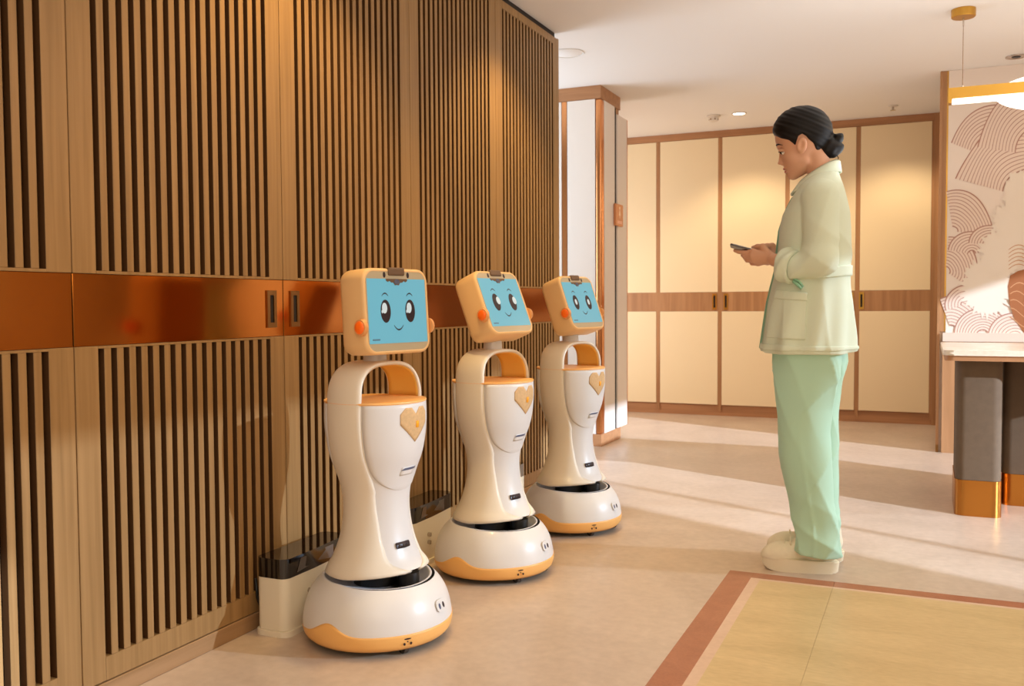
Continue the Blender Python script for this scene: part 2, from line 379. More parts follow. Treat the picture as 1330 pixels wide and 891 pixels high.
boxo('caption_band', plain('sign_caption', srgb(236, 184, 160), 0.5), sg, 0.0221, 0.0226, -0.055, 0.055, -0.066, -0.044)

# ================================================================== CEILING FITTINGS
M['lamp_on'] = plain('lamp_on', (1, 1, 1, 1), 0.5, emit=(1.0, 0.90, 0.74, 1), estr=6.0)
M['white_plastic'] = plain('white_plastic', srgb(232, 222, 208), 0.45)
M['chrome'] = plain('chrome', srgb(200, 190, 180), 0.2, 1.0)
def downlight(x, y, label, on):
    t = empty('downlight', (x, y, CEIL), 0, label, 'downlight', None)
    bm = lathe([(0.046, -0.001), (0.060, -0.001), (0.060, -0.006), (0.052, -0.008), (0.046, -0.004)], 32, False); obj('trim_ring', bm, M['white_plastic'] if on else M['chrome'], t, smooth=True)
    bm = bmesh.new(); cyl(bm, (0, 0, -0.003), (0, 0, 1), 0.046, 0.046, 0.003, 32); obj('lens', bm, M['lamp_on'] if on else M['chrome'], t)
    if not on:
        bm = bmesh.new(); cyl(bm, (0, 0, -0.006), (0, 0, 1), 0.022, 0.028, 0.004, 24); obj('bulb_cup', bm, M['black'], t)
downlight(-1.382, 7.495, 'glowing round downlight in the ceiling left of the person', True)
downlight(0.477, 6.508, 'unlit chrome downlight in the ceiling by the pendant lamp', False)
t = empty('smoke_detector', (-1.583, 7.497, CEIL), 0, 'white smoke detector on the ceiling left of the lit downlight', 'smoke detector')
obj('base', lathe([(0.055, -0.001), (0.055, -0.010), (0.046, -0.014)], 28), M['white_plastic'], t, smooth=True, sharp=40)
obj('sensor', lathe([(0.036, -0.0145), (0.034, -0.045), (0.022, -0.050)], 28), M['white_plastic'], t, smooth=True, sharp=40)
bm = bmesh.new()
bm.free()
for a in range(6):
    c_, s_ = 0.034*math.cos(a*1.047), 0.034*math.sin(a*1.047); boxo('vent', M['brass_dark'], t, c_-0.004, c_+0.004, s_-0.004, s_+0.004, -0.038, -0.026)
t = empty('sprinkler', (-0.26, 7.72, CEIL), 0, 'small sprinkler head on the ceiling right of the person', 'sprinkler')
obj('rosette', lathe([(0.036, -0.001), (0.034, -0.007), (0.012, -0.010)], 24), M['white_plastic'], t, smooth=True, sharp=40)
bm = bmesh.new(); cyl(bm, (0, 0, -0.022), (0, 0, 1), 0.008, 0.008, 0.024, 12); obj('nozzle', bm, M['chrome'], t)
bm = bmesh.new(); cyl(bm, (0, 0, -0.036), (0, 0, 1), 0.020, 0.020, 0.003, 16); obj('deflector', bm, M['chrome'], t)
t = empty('ceiling_cover', (-1.985, 5.255, CEIL), 0, 'flush round white cover in the ceiling above the end of the slatted wall', 'ceiling cover')
obj('cover_disc', lathe([(0.001, -0.003), (0.088, -0.003), (0.090, -0.001)], 40, False), M['ceiling'], t, smooth=True)
obj('cover_rim', lathe([(0.092, -0.001), (0.092, -0.005), (0.098, -0.006), (0.101, -0.001)], 40, False), M['ceiling'], t, smooth=True)

# pendant lamp
t = empty('pendant_lamp', (0.15, 5.353, CEIL), 0, 'brass bar pendant lamp with a glowing white diffuser, top right over the counter', 'pendant lamp')
obj('canopy', lathe([(0.058, -0.001), (0.058, -0.038), (0.054, -0.042), (0.004, -0.042)], 36), M['brass'], t, smooth=True, sharp=40)
obj('wire', tube([(0, 0, -0.043), (0, 0, -0.398)], 0.0014, 6), M['brass_dark'], t)
bm = bmesh.new(); cyl(bm, (0, 0, -0.064), (0, 0, 1), 0.004, 0.004, 0.04, 10); obj('wire_grip', bm, M['chrome'], t)
bm = bmesh.new(); cyl(bm, (0, 0, -0.394), (0, 0, 1), 0.006, 0.006, 0.01, 10); obj('wire_grip', bm, M['chrome'], t)
bm = bmesh.new(); z0, z1 = 2.019-CEIL, 2.096-CEIL; x0 = 0.084-0.15
box(bm, x0+0.017, 1.3, -0.032, -0.024, z0+0.022, z1); box(bm, x0+0.017, 1.3, 0.024, 0.032, z0+0.022, z1); box(bm, x0+0.017, 1.3, -0.024, 0.024, z1-0.008, z1); box(bm, x0, x0+0.0168, -0.032, 0.032, z0, z1)
obj('brass_bar', bm, M['brass'], t)
M['diffuser'] = plain('diffuser', (1, 1, 1, 1), 0.4, emit=(1.0, 0.92, 0.80, 1), estr=2.2)
boxo('light_strip', M['diffuser'], t, x0+0.018, 1.3, -0.030, 0.030, z0+0.001, z0+0.0215, 0.004, 2)
bm = bmesh.new(); n_ = 48; el = [(0.335*math.cos(2*math.pi*i/n_), 0.098*math.sin(2*math.pi*i/n_)) for i in range(n_)]
va = [bm.verts.new((x, -0.022, z)) for x, z in el]; vb = [bm.verts.new((x, 0.022, z)) for x, z in el]; bm.faces.new(va); bm.faces.new(vb[::-1])
for i in range(n_): bm.faces.new((va[i], vb[i], vb[(i+1) % n_], va[(i+1) % n_]))
obj('glow_shade', bm, M['diffuser'], t, (0.485, 0, 2.042-CEIL))

# ================================================================== MURAL
mural = empty('mural', (0.8, 6.722, 1.6), 0, 'pale mural of line-drawn waves and a white bloom on the wall above the counter', 'mural')
M['paper'] = plain('paper', srgb(240, 222, 206), 0.7, spec=0.2)
M['wave_ink'] = plain('wave_ink', srgb(182, 134, 116), 0.7, spec=0.2)
M['wave_fill'] = plain('wave_fill', srgb(236, 212, 194), 0.7, spec=0.2)
M['bloom'] = plain('bloom', srgb(240, 224, 206), 0.7, spec=0.2)
M['bark'] = plain('bark', srgb(166, 104, 66), 0.7, spec=0.2)
MY = 6.7218
def mpart(o): o.parent = mural; o.matrix_parent_inverse = Matrix.Translation((-0.8, -6.722, -1.6)); return o
mpart(boxo('paper', M['paper'], None, 0.109, 2.3, MY, 6.7345, 0.7925, CEIL-0.001))
def mpt(px, py, lift): p = on_y(px, py, MY-lift); return (p[0], MY-lift, p[2])
FANS = []
def fan(cx, cy, r0, r1, a0, a1, n, wob=0.0, sq=1.0):   # nested arcs of a drawn wave; filled sector + ribbons
    bm = bmesh.new(); bmf = bmesh.new(); FANS.append(1); lf = .0008+.0003*len(FANS)
    def arc(r, m=22):
        return [(cx+r*(1+wob*math.sin(7*a/m+r*.05))*math.cos(R(a0+(a1-a0)*a/m)), cy-sq*r*(1+wob*math.sin(7*a/m+r*.05))*math.sin(R(a0+(a1-a0)*a/m))) for a in range(m+1)]
    A, B = arc(r0), arc(r1)
    va = [bmf.verts.new(mpt(x, y, lf)) for x, y in A]; vb = [bmf.verts.new(mpt(x, y, lf)) for x, y in B]
    for i in range(len(va)-1): bmf.faces.new((va[i], va[i+1], vb[i+1], vb[i]))
    mpart(obj('wave_fill', bmf, M['wave_fill']))
    for k in range(n+1):
        r = r0+(r1-r0)*k/n; w = 0.75 if k in (0, n) else 0.42
        A, B = arc(max(r-w, .1)), arc(r+w)
        va = [bm.verts.new(mpt(x, y, lf+.00015)) for x, y in A]; vb = [bm.verts.new(mpt(x, y, lf+.00015)) for x, y in B]
        for i in range(len(va)-1): bm.faces.new((va[i], va[i+1], vb[i+1], vb[i]))
    mpart(obj('wave_lines', bm, M['wave_ink']))
fan(1306, 214, 26, 78, 62, 158, 13, 0.03)
fan(1345, 260, 44, 108, 78, 165, 14, 0.03)
fan(1368, 205, 50, 100, 95, 172, 11, 0.02)
fan(1238, 300, 6, 52, -10, 100, 11, 0.04)
fan(1228, 352, 6, 44, -35, 85, 10, 0.04)
fan(1262, 330, 5, 30, 10, 170, 7, 0.03)
fan(1285, 318, 5, 26, 20, 175, 6, 0.03)
fan(1236, 430, 8, 44, 0, 110, 9, 0.03)
fan(1276, 436, 8, 36, 10, 175, 8, 0.03)
fan(1318, 440, 6, 34, 10, 175, 7, 0.03)
fan(1252, 395, 4, 24, 60, 200, 5, 0.03)
bm = bmesh.new(); rnd = random.Random(3)
def blob(cx, cy, rx, ry, spikes, j, lift):
    c = bm.verts.new(mpt(cx, cy, lift)); vs = []
    for i in range(spikes*2):
        a = 2*math.pi*i/(spikes*2); k = (1.0 if i % 2 else 0.80)*(1+rnd.uniform(-j, j))
        vs.append(bm.verts.new(mpt(cx+rx*k*math.cos(a), cy+ry*k*math.sin(a), lift)))
    for i in range(len(vs)): bm.faces.new((c, vs[i], vs[(i+1) % len(vs)]))
blob(1282, 372, 36, 42, 34, .10, 0.0046); blob(1318, 290, 32, 34, 30, .12, 0.0049); blob(1322, 252, 20, 34, 16, .15, 0.0052); blob(1300, 330, 30, 34, 24, .1, 0.0055)
mpart(obj('white_bloom', bm, M['bloom']))
bm = bmesh.new(); poly = [(1309, 372), (1312, 358), (1322, 352), (1345, 346), (1370, 352), (1386, 376), (1376, 406), (1352, 428), (1330, 432), (1318, 415), (1311, 395)]
bm.faces.new([bm.verts.new(mpt(x, y, 0.0060)) for x, y in poly]); mpart(obj('brown_wave', bm, M['bark']))
bm = bmesh.new()
for k in range(5):
    pts = [(1312+i*4.2, 374+k*11-7*math.sin(i*.55+k*.5)) for i in range(15)]
    va = [bm.verts.new(mpt(x, y-.6, 0.0064)) for x, y in pts]; vb = [bm.verts.new(mpt(x, y+.6, 0.0064)) for x, y in pts]
    for i in range(14): bm.faces.new((va[i], va[i+1], vb[i+1], vb[i]))
for k in range(6):
    pts = [(1310+i*4.2, 352-k*5-9*math.sin(i*.4+.3)) for i in range(8)]
    va = [bm.verts.new(mpt(x, y-.5, 0.0064)) for x, y in pts]; vb = [bm.verts.new(mpt(x, y+.5, 0.0064)) for x, y in pts]
    for i in range(7): bm.faces.new((va[i], va[i+1], vb[i+1], vb[i]))
o = mpart(obj('wave_crest_lines', bm, plain('crest_ink', srgb(206, 150, 104), 0.7)))

# ================================================================== COUNTER
ct = empty('counter', (0.6, 5.1, 0), 0, 'counter with rounded stone top, grey upholstered legs and brass feet at the right edge', 'counter')
M['counter_stone'] = stone('counter_stone', srgb(226, 206, 182), srgb(240, 224, 204), 0.25, 4)
M['upholstery'] = plain('upholstery', srgb(104, 84, 64), 0.75, spec=0.3, bump=0.3, bscale=500, var=0.06, vscale=30)
def rr_prism(x0, x1, y0, y1, z0, z1, r, seg=8): return prism(rrect(x1-x0, y1-y0, r, seg, (x0+x1)/2, (y0+y1)/2), z0, z1)
def ctp(o): o.parent = ct; o.matrix_parent_inverse = Matrix.Translation((-0.6, -5.1, 0)); return o
bm = rr_prism(0.066, 1.25, 4.65, 5.58, 0.752, 0.776, 0.045)
bmesh.ops.bevel(bm, geom=[e for e in bm.edges if abs(e.verts[0].co.z-e.verts[1].co.z) < 1e-6], offset=0.006, segments=2, affect='EDGES')
ctp(obj('counter_top', bm, M['counter_stone'], smooth=True, sharp=35))
ctp(obj('wood_underlay', rr_prism(0.074, 1.24, 4.658, 5.57, 0.728, 0.7515, 0.04), M['walnut_rail'], smooth=True, sharp=35))
for (x0, x1, y0, y1, zt) in ((0.128, 0.318, 4.76, 5.20, 0.168), (0.345, 1.15, 5.085, 5.42, 0.155)):
    l = ctp(obj('leg', rr_prism(x0, x1, y0, y1, zt+0.0005, 0.7275, 0.04), M['upholstery'], smooth=True, sharp=35))
    f = obj('brass_foot', rr_prism(x0-0.004, x1+0.004, y0-0.004, y1+0.004, 0.0, zt, 0.044), M['brass_foot'], l, smooth=True, sharp=35)
    f.matrix_parent_inverse = (Matrix.Translation((0.6, 5.1, 0)) @ Matrix.Translation((-0.6, -5.1, 0))).inverted(); f['label'] = 'polished brass foot'

# ================================================================== ROBOTS
M['robot_white'] = plain('robot_white', srgb(228, 224, 222), 0.34, spec=0.5, coat=0.15)
M['robot_white_shade'] = plain('robot_white_shade', srgb(238, 226, 208), 0.38, spec=0.5, coat=0.1)  # same white shell; its warm shade is put into the colour
M['robot_orange'] = plain('robot_orange', srgb(246, 186, 108), 0.42)
M['tray_orange'] = plain('tray_orange', srgb(250, 188, 112), 0.45)
M['lining_orange'] = plain('lining_orange', srgb(255, 208, 108), 0.5)
M['head_orange'] = plain('head_orange', srgb(252, 208, 150), 0.42)
M['glass_edge'] = plain('glass_edge', srgb(196, 182, 156), 0.16, coat=0.5)
M['screen_blue'] = plain('screen_blue', srgb(70, 120, 140), 0.2, emit=srgb(112, 190, 212), estr=0.62, coat=0.2)
M['face_ink'] = plain('face_ink', srgb(44, 26, 34), 0.3)
M['eye_shine'] = plain('eye_shine', srgb(150, 160, 165), 0.3, emit=srgb(214, 232, 238), estr=0.55)
M['camera_brown'] = plain('camera_brown', srgb(112, 84, 60), 0.4)
M['button_orange'] = plain('button_orange', srgb(242, 104, 24), 0.35, emit=srgb(242, 96, 16), estr=0.25)
M['button_rim'] = plain('button_rim', srgb(246, 176, 112), 0.4)
M['cork'] = plain('cork', srgb(214, 174, 124), 0.7, bump=0.3, bscale=350, var=0.08, vscale=120)
M['badge'] = plain('badge', srgb(246, 166, 30), 0.3)
M['logo'] = plain('logo', srgb(86, 92, 120), 0.4)
M['rubber'] = plain('rubber', srgb(60, 52, 46), 0.6)
M['recess_white'] = plain('recess_white', srgb(226, 226, 234), 0.4)
rprof = catmull([.200, .212, .225, .24, .276, .336, .393, .4526, .507, .56, .607, .655, .70, .716],
                [.1545, .1500, .1440, .1345, .1185, .1025, .0975, .1030, .1195, .1375, .1460, .1500, .1496, .149])
edge_a = catmull([.20, .215, .238, .29, .35, .409, .45], [R(3), R(13), R(27), R(37.5), R(43.5), R(48.5), R(50)])
def alpha_f(z):
    return float(edge_a(z)) if z < .45 else math.acos(min(.0675/float(rprof(z)), .99))
ZT = 0.714
def side_shell(parent):
    verts, faces = [], []; K = 18
    zs = list(np.linspace(.205, ZT, 46)); path = []
    for z in zs: path.append(('s', z, 1))
    NA = 40
    for i in range(1, NA): path.append(('a', math.pi*i/NA, 0))
    for z in zs[::-1]: path.append(('s', z, -1))
    for kind, p, s in path:
        for k in range(K+1):
            t = k/K
            if kind == 's':
                r = float(rprof(p))+.0035; a = alpha_f(p); A = a+(math.pi-2*a)*t
                ee = .0035*(1-min(1, min(t, 1-t)/.06))          # softened edge
                x, y, z = (r-ee)*math.cos(A), -s*(r-ee)*math.sin(A), p
            else:
                r = float(rprof(ZT))+.0035; a = alpha_f(ZT); A = a+(math.pi-2*a)*t
                x = r*math.cos(A)*(1-.10*math.sin(p)); y0 = r*math.sin(A); c, q = math.cos(p), math.sin(p); n = 2/2.7
                ee = .0035*(1-min(1, min(t, 1-t)/.06))
                H = .119 - .25*x*x - ee
                y = -(y0-ee)*math.copysign(abs(c)**n, c); z = ZT+H*abs(q)**n
            if z < .25: z += .016*(.25-z)/.045*max(0, x/.15)
            verts.append((x, y, z))
    for i in range(len(path)-1):
        for k in range(K):
            a = i*(K+1)+k; faces.append((a, a+1, a+K+2, a+K+1))
    o = py_mesh('side_shell', verts, faces, M['robot_white_shade'], parent)
    m = o.modifiers.new('thick', 'SOLIDIFY'); m.thickness = .010; m.offset = -1
    # make sure the normals point outward so the thickness goes inward
    me = o.data; pc = me.polygons[K*10+K//2]
    if pc.normal.y*pc.center.y < 0: me.flip_normals()
    return o
def arch_lining(parent):
    verts, faces = [], []; K, NA = 8, 36
    for i in range(NA+1):
        p = math.pi*i/NA
        for k in range(K+1):
            r = float(rprof(ZT))-.0085; a = alpha_f(ZT)+.03; A = a+(math.pi-2*a)*k/K
            x = r*math.cos(A)*(1-.10*math.sin(p)); y0 = r*math.sin(A); c, q = math.cos(p), math.sin(p); n = 2/2.7
            H = .119-.25*x*x-.0125
            verts.append((x, -y0*math.copysign(abs(c)**n, c), ZT+.003+(H-.003)*abs(q)**n))
    for i in range(NA):
        for k in range(K):
            a = i*(K+1)+k; faces.append((a, a+1, a+K+2, a+K+1))
    o = py_mesh('arch_lining', verts, faces, M['lining_orange'], parent)
    m = o.modifiers.new('thick', 'SOLIDIFY'); m.thickness = .002; m.offset = 0
    return o
def bowl(parent, sgn):
    zb, z1 = .452, .525; zs = list(zb+(ZT-.003-zb)*(np.linspace(0, 1, 40)**1.6)); K = 26
    verts, faces = [], []
    for z in zs:
        a = alpha_f(z)-.012
        if z < z1: a *= math.sqrt(max(0.0, 1-((z1-z)/(z1-zb))**2.4))
        for k in range(K+1):
            A = a*(2*k/K-1); e = min(1, (1-abs(2*k/K-1))/.05)
            r = float(rprof(z))+.0025*e*min(1, (z-zb)/.012+.05)
            verts.append((sgn*r*math.cos(A), sgn*r*math.sin(A), z))
    for i in range(len(zs)-1):
        for k in range(K):
            a = i*(K+1)+k; faces.append((a, a+1, a+K+2, a+K+1))
    o = py_mesh('front_bowl' if sgn > 0 else 'back_bowl', verts, faces, M['robot_white'], parent)
    me = o.data; pc = me.polygons[len(me.polygons)*3//4+K//2]
    if pc.normal.x*pc.center.x < 0: me.flip_normals()
    m = o.modifiers.new('thick', 'SOLIDIFY'); m.thickness = .006; m.offset = -1
    return o
def band_h(a):        # top edge of the orange skirt band, a = angle from the front (radians)
    d = abs(math.degrees(a))
    h = .067+.031*math.exp(-((d-87)/13)**2)
    if d > 100: h -= .022*min(1, (d-100)/40)
    return h
bprof = catmull([.018, .03, .045, .096, .13, .155, .178, .192], [.204, .216, .2215, .2190, .2095, .1970, .1790, .1640])
def base_meshes(parent):
    N = 120
    def ring_mesh(lo, hi, n, off):
        verts, faces = [], []
        for i in range(N):
            a = 2*math.pi*i/N-math.pi; z0, z1 = lo(a), hi(a)
            for k in range(n+1):
                z = z0+(z1-z0)*k/n; r = float(bprof(z))+off; verts.append((r*math.cos(a), r*math.sin(a), z))
        for i in range(N):
            j = (i+1) % N
            for k in range(n): faces.append((i*(n+1)+k, j*(n+1)+k, j*(n+1)+k+1, i*(n+1)+k+1))
        return verts, faces
    v, f = ring_mesh(lambda a: .0195, band_h, 8, .0018); o = py_mesh('orange_band', v, f, M['robot_orange'], parent)
    o.modifiers.new('thick', 'SOLIDIFY').thickness = .0017
    v, f = ring_mesh(lambda a: band_h(a)-.010, lambda a: .192-.010*max(0, math.cos(a)), 18, 0)
    b = py_mesh('base_shell', v, f, M['robot_white'], parent)
    bm = lathe([(.164, .1919), (.160, .1928), (.156, .191), (.152, .166), (.02, .162)], 64, False)
    for v in bm.verts:
        if v.co.z > .18: v.co.z -= .010*max(0, v.co.x/.16)
    obj('base_recess', bm, M['recess_white'], parent, smooth=True)
    bm = lathe([(.02, .026), (.203, .022), (.2, .018), (.02, .016)], 48); obj('underside', bm, M['black'], parent)
def on_torso(z, a, off): r = float(rprof(z))+off; return (r*math.cos(a), r*math.sin(a), z)
def face_poly(name, pts, x, mat, parent, th=.0006):
    bm = bmesh.new(); a = [bm.verts.new((x, u, v)) for u, v in pts]; b = [bm.verts.new((x+th, u, v)) for u, v in pts]
    bm.faces.new(a); bm.faces.new(b[::-1]); n = len(pts)
    for i in range(n): bm.faces.new((a[i], b[i], b[(i+1) % n], a[(i+1) % n]))
    return obj(name, bm, mat, parent)
def ell_pts(cu, cv, ru, rv, n=28): return [(cu+ru*math.cos(2*math.pi*i/n), cv+rv*math.sin(2*math.pi*i/n)) for i in range(n)]
def stroke(cu, cv, hw, rise, w, n=14):
    up_, dn = [], []
    for i in range(n+1):
        t = -1+2*i/n; u = cu+hw*t; v = cv+rise*(1-t*t); ww = w*(1-.5*t*t)
        up_.append((u, v+ww)); dn.append((u, v-ww))
    return up_+dn[::-1]
def robot(x, y, heading, head_yaw, tilt, shine, label):
    t = empty('service_robot', (x, y, 0), heading, label, 'robot', 'service robots parked along the slatted wall')
    base_meshes(t)
    # casters
    for a in (-25, 32, 150, -150):
        w = bmesh.new(); c = (.185*math.cos(R(a)), .185*math.sin(R(a)), .0225)
        cyl(w, c, (0.35, 1, 0), .0222, .0222, .014, 24); wo = obj('caster', w, M['rubber'], t, smooth=True, sharp=40)
        w = bmesh.new(); cyl(w, c, (0.35, 1, 0), .012, .012, .016, 20); obj('hub', w, M['glass_edge'], wo, smooth=True, sharp=40)
    # base marks
    a = R(10); q = .109; rr = float(bprof(q))
    bm = bmesh.new(); n = Vector((math.cos(a), math.sin(a), .32)).normalized(); tang = Vector((-math.sin(a), math.cos(a), 0)); upv = n.cross(tang)
    if upv.z < 0: upv = -upv
    C = Vector((rr*math.cos(a), rr*math.sin(a), q+.008))
    def decal(name, pts, off, mat, th=.0008, parent=t):
        b_ = bmesh.new(); A = [b_.verts.new(C+tang*u+upv*v+n*off) for u, v in pts]; B = [b_.verts.new(C+tang*u+upv*v+n*(off+th)) for u, v in pts]
        b_.faces.new(A); b_.faces.new(B[::-1]); m_ = len(pts)
        for i in range(m_): b_.faces.new((A[i], B[i], B[(i+1) % m_], A[(i+1) % m_]))
        return obj(name, b_, mat, parent)
    pt_ = decal('sensor_patch', rrect(.052, .034, .013), .0006, M['robot_white'], .0018)
    for s in (-1, 1): decal('sensor_eye', ell_pts(s*.0105, -.002, .0052, .0088, 18), .0025, M['logo'] if s < 0 else M['face_ink'], .0006, pt_)
    a = R(-26); q = .047; rr = float(bprof(q))+.002; n = Vector((math.cos(a), math.sin(a), 0)); tang = Vector((-math.sin(a), math.cos(a), 0)); upv = Vector((0, 0, 1)); C = Vector((rr*math.cos(a), rr*math.sin(a), q))
    for (u, v, ru, rv) in ((-.010, -.006, .0035, .004), (.010, -.006, .0035, .004), (0, .008, .011, .0022), (0, .000, .002, .002)):
        decal('mark', ell_pts(u, v, ru, rv, 14), .0008, M['face_ink'])
    # pedestal and lidar under the flared skirt
    obj('pedestal', lathe([(.072, .1625), (.070, .212)], 40), M['black'], t, smooth=True, sharp=40)
    bm = bmesh.new(); cyl(bm, (.108, 0.016, .187), (0, 0, 1), .033, .033, .040, 28); o = obj('lidar', bm, M['black'], t, smooth=True, sharp=40)
    boxo('lidar_plate', M['black'], o, .070, .156, -.028, .052, .1645, .1690, .002, 1)
    # upright body
    prof = [(.02, .2085)] + [(float(rprof(z))-.001, z) for z in np.linspace(.2085, ZT-.004, 60)] + [(.02, ZT-.004)]
    bm = lathe(prof, 80)
    for v in bm.verts:
        if v.co.z < .25: v.co.z += .016*(.25-v.co.z)/.045*max(0, v.co.x/.15)
    obj('body', bm, M['robot_white'], t, smooth=True, sharp=50)
    side_shell(t); bowl(t, 1); bowl(t, -1)
    obj('tray', lathe([(.02, ZT-.0035), (.1500, ZT-.0035), (.1528, ZT), (.1520, ZT+.0035), (.02, ZT+.0035)], 80), M['tray_orange'], t, smooth=True, sharp=40)
    arch_lining(t)
    # heart on the front bowl, following its curve
    hp = [(0, -.054), (-.058, .000), (-.058, .030), (-.040, .048), (-.017, .048), (0, .028), (.017, .048), (.040, .048), (.058, .030), (.058, .000)]
    def wrap(name, pts, zc, ac, off, mat, parent, th=.0015, sub=3):
        b_ = bmesh.new(); f_ = b_.faces.new([b_.verts.new((0, u, v)) for u, v in pts]); bmesh.ops.triangulate(b_, faces=[f_])
        for _ in range(sub): bmesh.ops.subdivide_edges(b_, edges=b_.edges, cuts=1, use_grid_fill=True)
        for v_ in b_.verts:
            z_ = zc+v_.co.z; r_ = float(rprof(z_)); v_.co = Vector(on_torso(z_, ac+v_.co.y/r_, off))
        o_ = obj(name, b_, mat, parent, smooth=True)
        pc_ = o_.data.polygons[0]
        if pc_.normal.x*pc_.center.x + pc_.normal.y*pc_.center.y < 0: o_.data.flip_normals()
        m_ = o_.modifiers.new('thick', 'SOLIDIFY'); m_.thickness = th; m_.offset = 1
        return o_
    h = wrap('heart', hp, .652, R(2), .0027, M['cork'], t)
    wrap('badge', rrect(.013, .020, .002, 2), .650, R(4), .0044, M['badge'], h, .0012, 1)
    lp = wrap('label_plate', [(-.032, -.013), (.022, -.013), (.030, .012), (-.030, .012)], .512, R(2), .0027, M['robot_white'], t, .0015, 2)
    wrap('logo', [(-.032, .002), (.026, .002), (.030, .009), (-.020, .009)], .512, R(2), .0043, M['logo'], lp, .0006, 2)
    sb = wrap('sensor_bar', rrect(.052, .018, .005, 3), .292, R(-6), .0002, M['face_ink'], t, .004, 1)
    for u in (-.015, 0, .015): wrap('sensor_lens', ell_pts(u, 0, .0035, .0045, 10), .292, R(-6), .0044, M['rubber'], sb, .0006, 0)
    # neck and head
    bm = bmesh.new(); cyl(bm, (0, 0, .846), (0, 0, 1), .036, .033, .050, 36); obj('neck', bm, M['robot_white'], t, smooth=True, sharp=40)
    hd = bpy.data.objects.new('head', None)
    rings = []; bm = bmesh.new()
    Wd, Hd = .265, .250
    for (xx, ins, rad) in ((-.025, .030, .022), (-.024, .016, .026), (-.016, .006, .030), (-.004, .0015, .033), (.03, 0, .036), (.074, 0, .038), (.081, .0015, .038), (.0846, .005, .036), (.0846, .009, .034), (.0832, .0105, .033)):
        rings.append([bm.verts.new((xx, u, v)) for u, v in rrect(Wd-2*ins, Hd-2*ins, rad, 8)])
    for A, B in zip(rings[:-1], rings[1:]):
        for i in range(len(A)): bm.faces.new((A[i], A[(i+1) % len(A)], B[(i+1) % len(B)], B[i]))
    bm.faces.new(rings[0]); bm.faces.new(rings[-1])
    bpy.data.objects.remove(hd)
    hd = obj('head', bm, M['head_orange'], t, smooth=True, sharp=50)
    hd.matrix_local = Matrix.Translation((0, 0, .862)) @ Matrix.Rotation(head_yaw-heading, 4, 'Z') @ Matrix.Rotation(-tilt, 4, 'Y') @ Matrix.Translation((.022, 0, .974-.862))
    face_poly('glass', rrect(.243, .230, .030, 8), .0832, M['glass_edge'], hd, .0010)
    face_poly('screen', [(-.118, -.093), (.118, -.093), (.118, .094), (-.118, .094)], .0842, M['screen_blue'], hd, .0006)
    X = .0849
    for s in (-1, 1):
        face_poly('eye', ell_pts(s*.050, 0, .0200, .0335), X, M['face_ink'], hd)
        du, dv, ru, rv = shine
        face_poly('eye_shine', ell_pts(s*.050+du, dv, ru, rv), X+.0007, M['eye_shine'], hd)
        if du < 0: face_poly('eye_glint', ell_pts(s*.050-.014, -.001, .0032, .005, 12), X+.0007, M['eye_shine'], hd)
        face_poly('eyebrow', stroke(s*.050, .0445, .0125, .0075, .0019), X, M['face_ink'], hd)
        face_poly('sensor_dot', ell_pts(s*.048, .1055, .0052, .0085, 16), .0843, M['face_ink'], hd)
        b_ = bmesh.new(); cyl(b_, (.072, s*.1375, -.045), (0, s, 0), .0255, .0225, .011, 28); rim = obj('button_rim', b_, M['button_rim'], hd, smooth=True, sharp=40)
        b_ = bmesh.new(); bmesh.ops.create_uvsphere(b_, u_segments=24, v_segments=12, radius=1, matrix=Matrix.Translation((.072, s*.1425, -.045)) @ Matrix.Diagonal((.0185, .0085, .0185, 1)))
        bo = obj('ear_button', b_, M['button_orange'], hd, smooth=True); bo['label'] = 'orange ear button'
    face_poly('mouth', stroke(0, -.0415, .0190, -.0130, .0021), X, M['face_ink'], hd)
    hood = boxo('camera_hood', M['camera_brown'], hd, .070, .0895, -.033, .033, .1035, .1275, .005, 3)
    pl = face_poly('lower_camera', [(-.043, .094)]+[(-.043+.0072*i, .0885-(.0035 if i % 2 else 0)-(.012*math.exp(-((i-6)/2.2)**2))) for i in range(13)]+[(.043, .094)], .0849, M['camera_brown'], hd, .0012)
    face_poly('camera_lens', ell_pts(0, .0855, .011, .0075, 16), .0861, M['logo'], hd)
    for k in range(5): face_poly('small_text', [(-.106+k*.006, -.084), (-.102+k*.006, -.084), (-.102+k*.006, -.0795), (-.106+k*.006, -.0795)], X, M['logo'], hd, .0003)
    return t
RB = [(-1.512, 2.362, -10, -14, 3.5, (-.0045, .009, .0100, .0155), 'white service robot nearest the camera, blue screen face held upright'),
      (-1.478, 3.115, -14, -12, 22.0, (.0125, .006, .0110, .0150), 'white service robot in the middle of the row, head tipped back, eyes glancing sideways'),
      (-1.448, 3.862, -18, -13, 20.0, (.0, .002, .0080, .0130), 'white service robot farthest from the camera, beside the square column')]
for (x, y, h, hy, tl, sh, lab) in RB: robot(x, y, R(h), R(hy), R(tl), sh, lab)

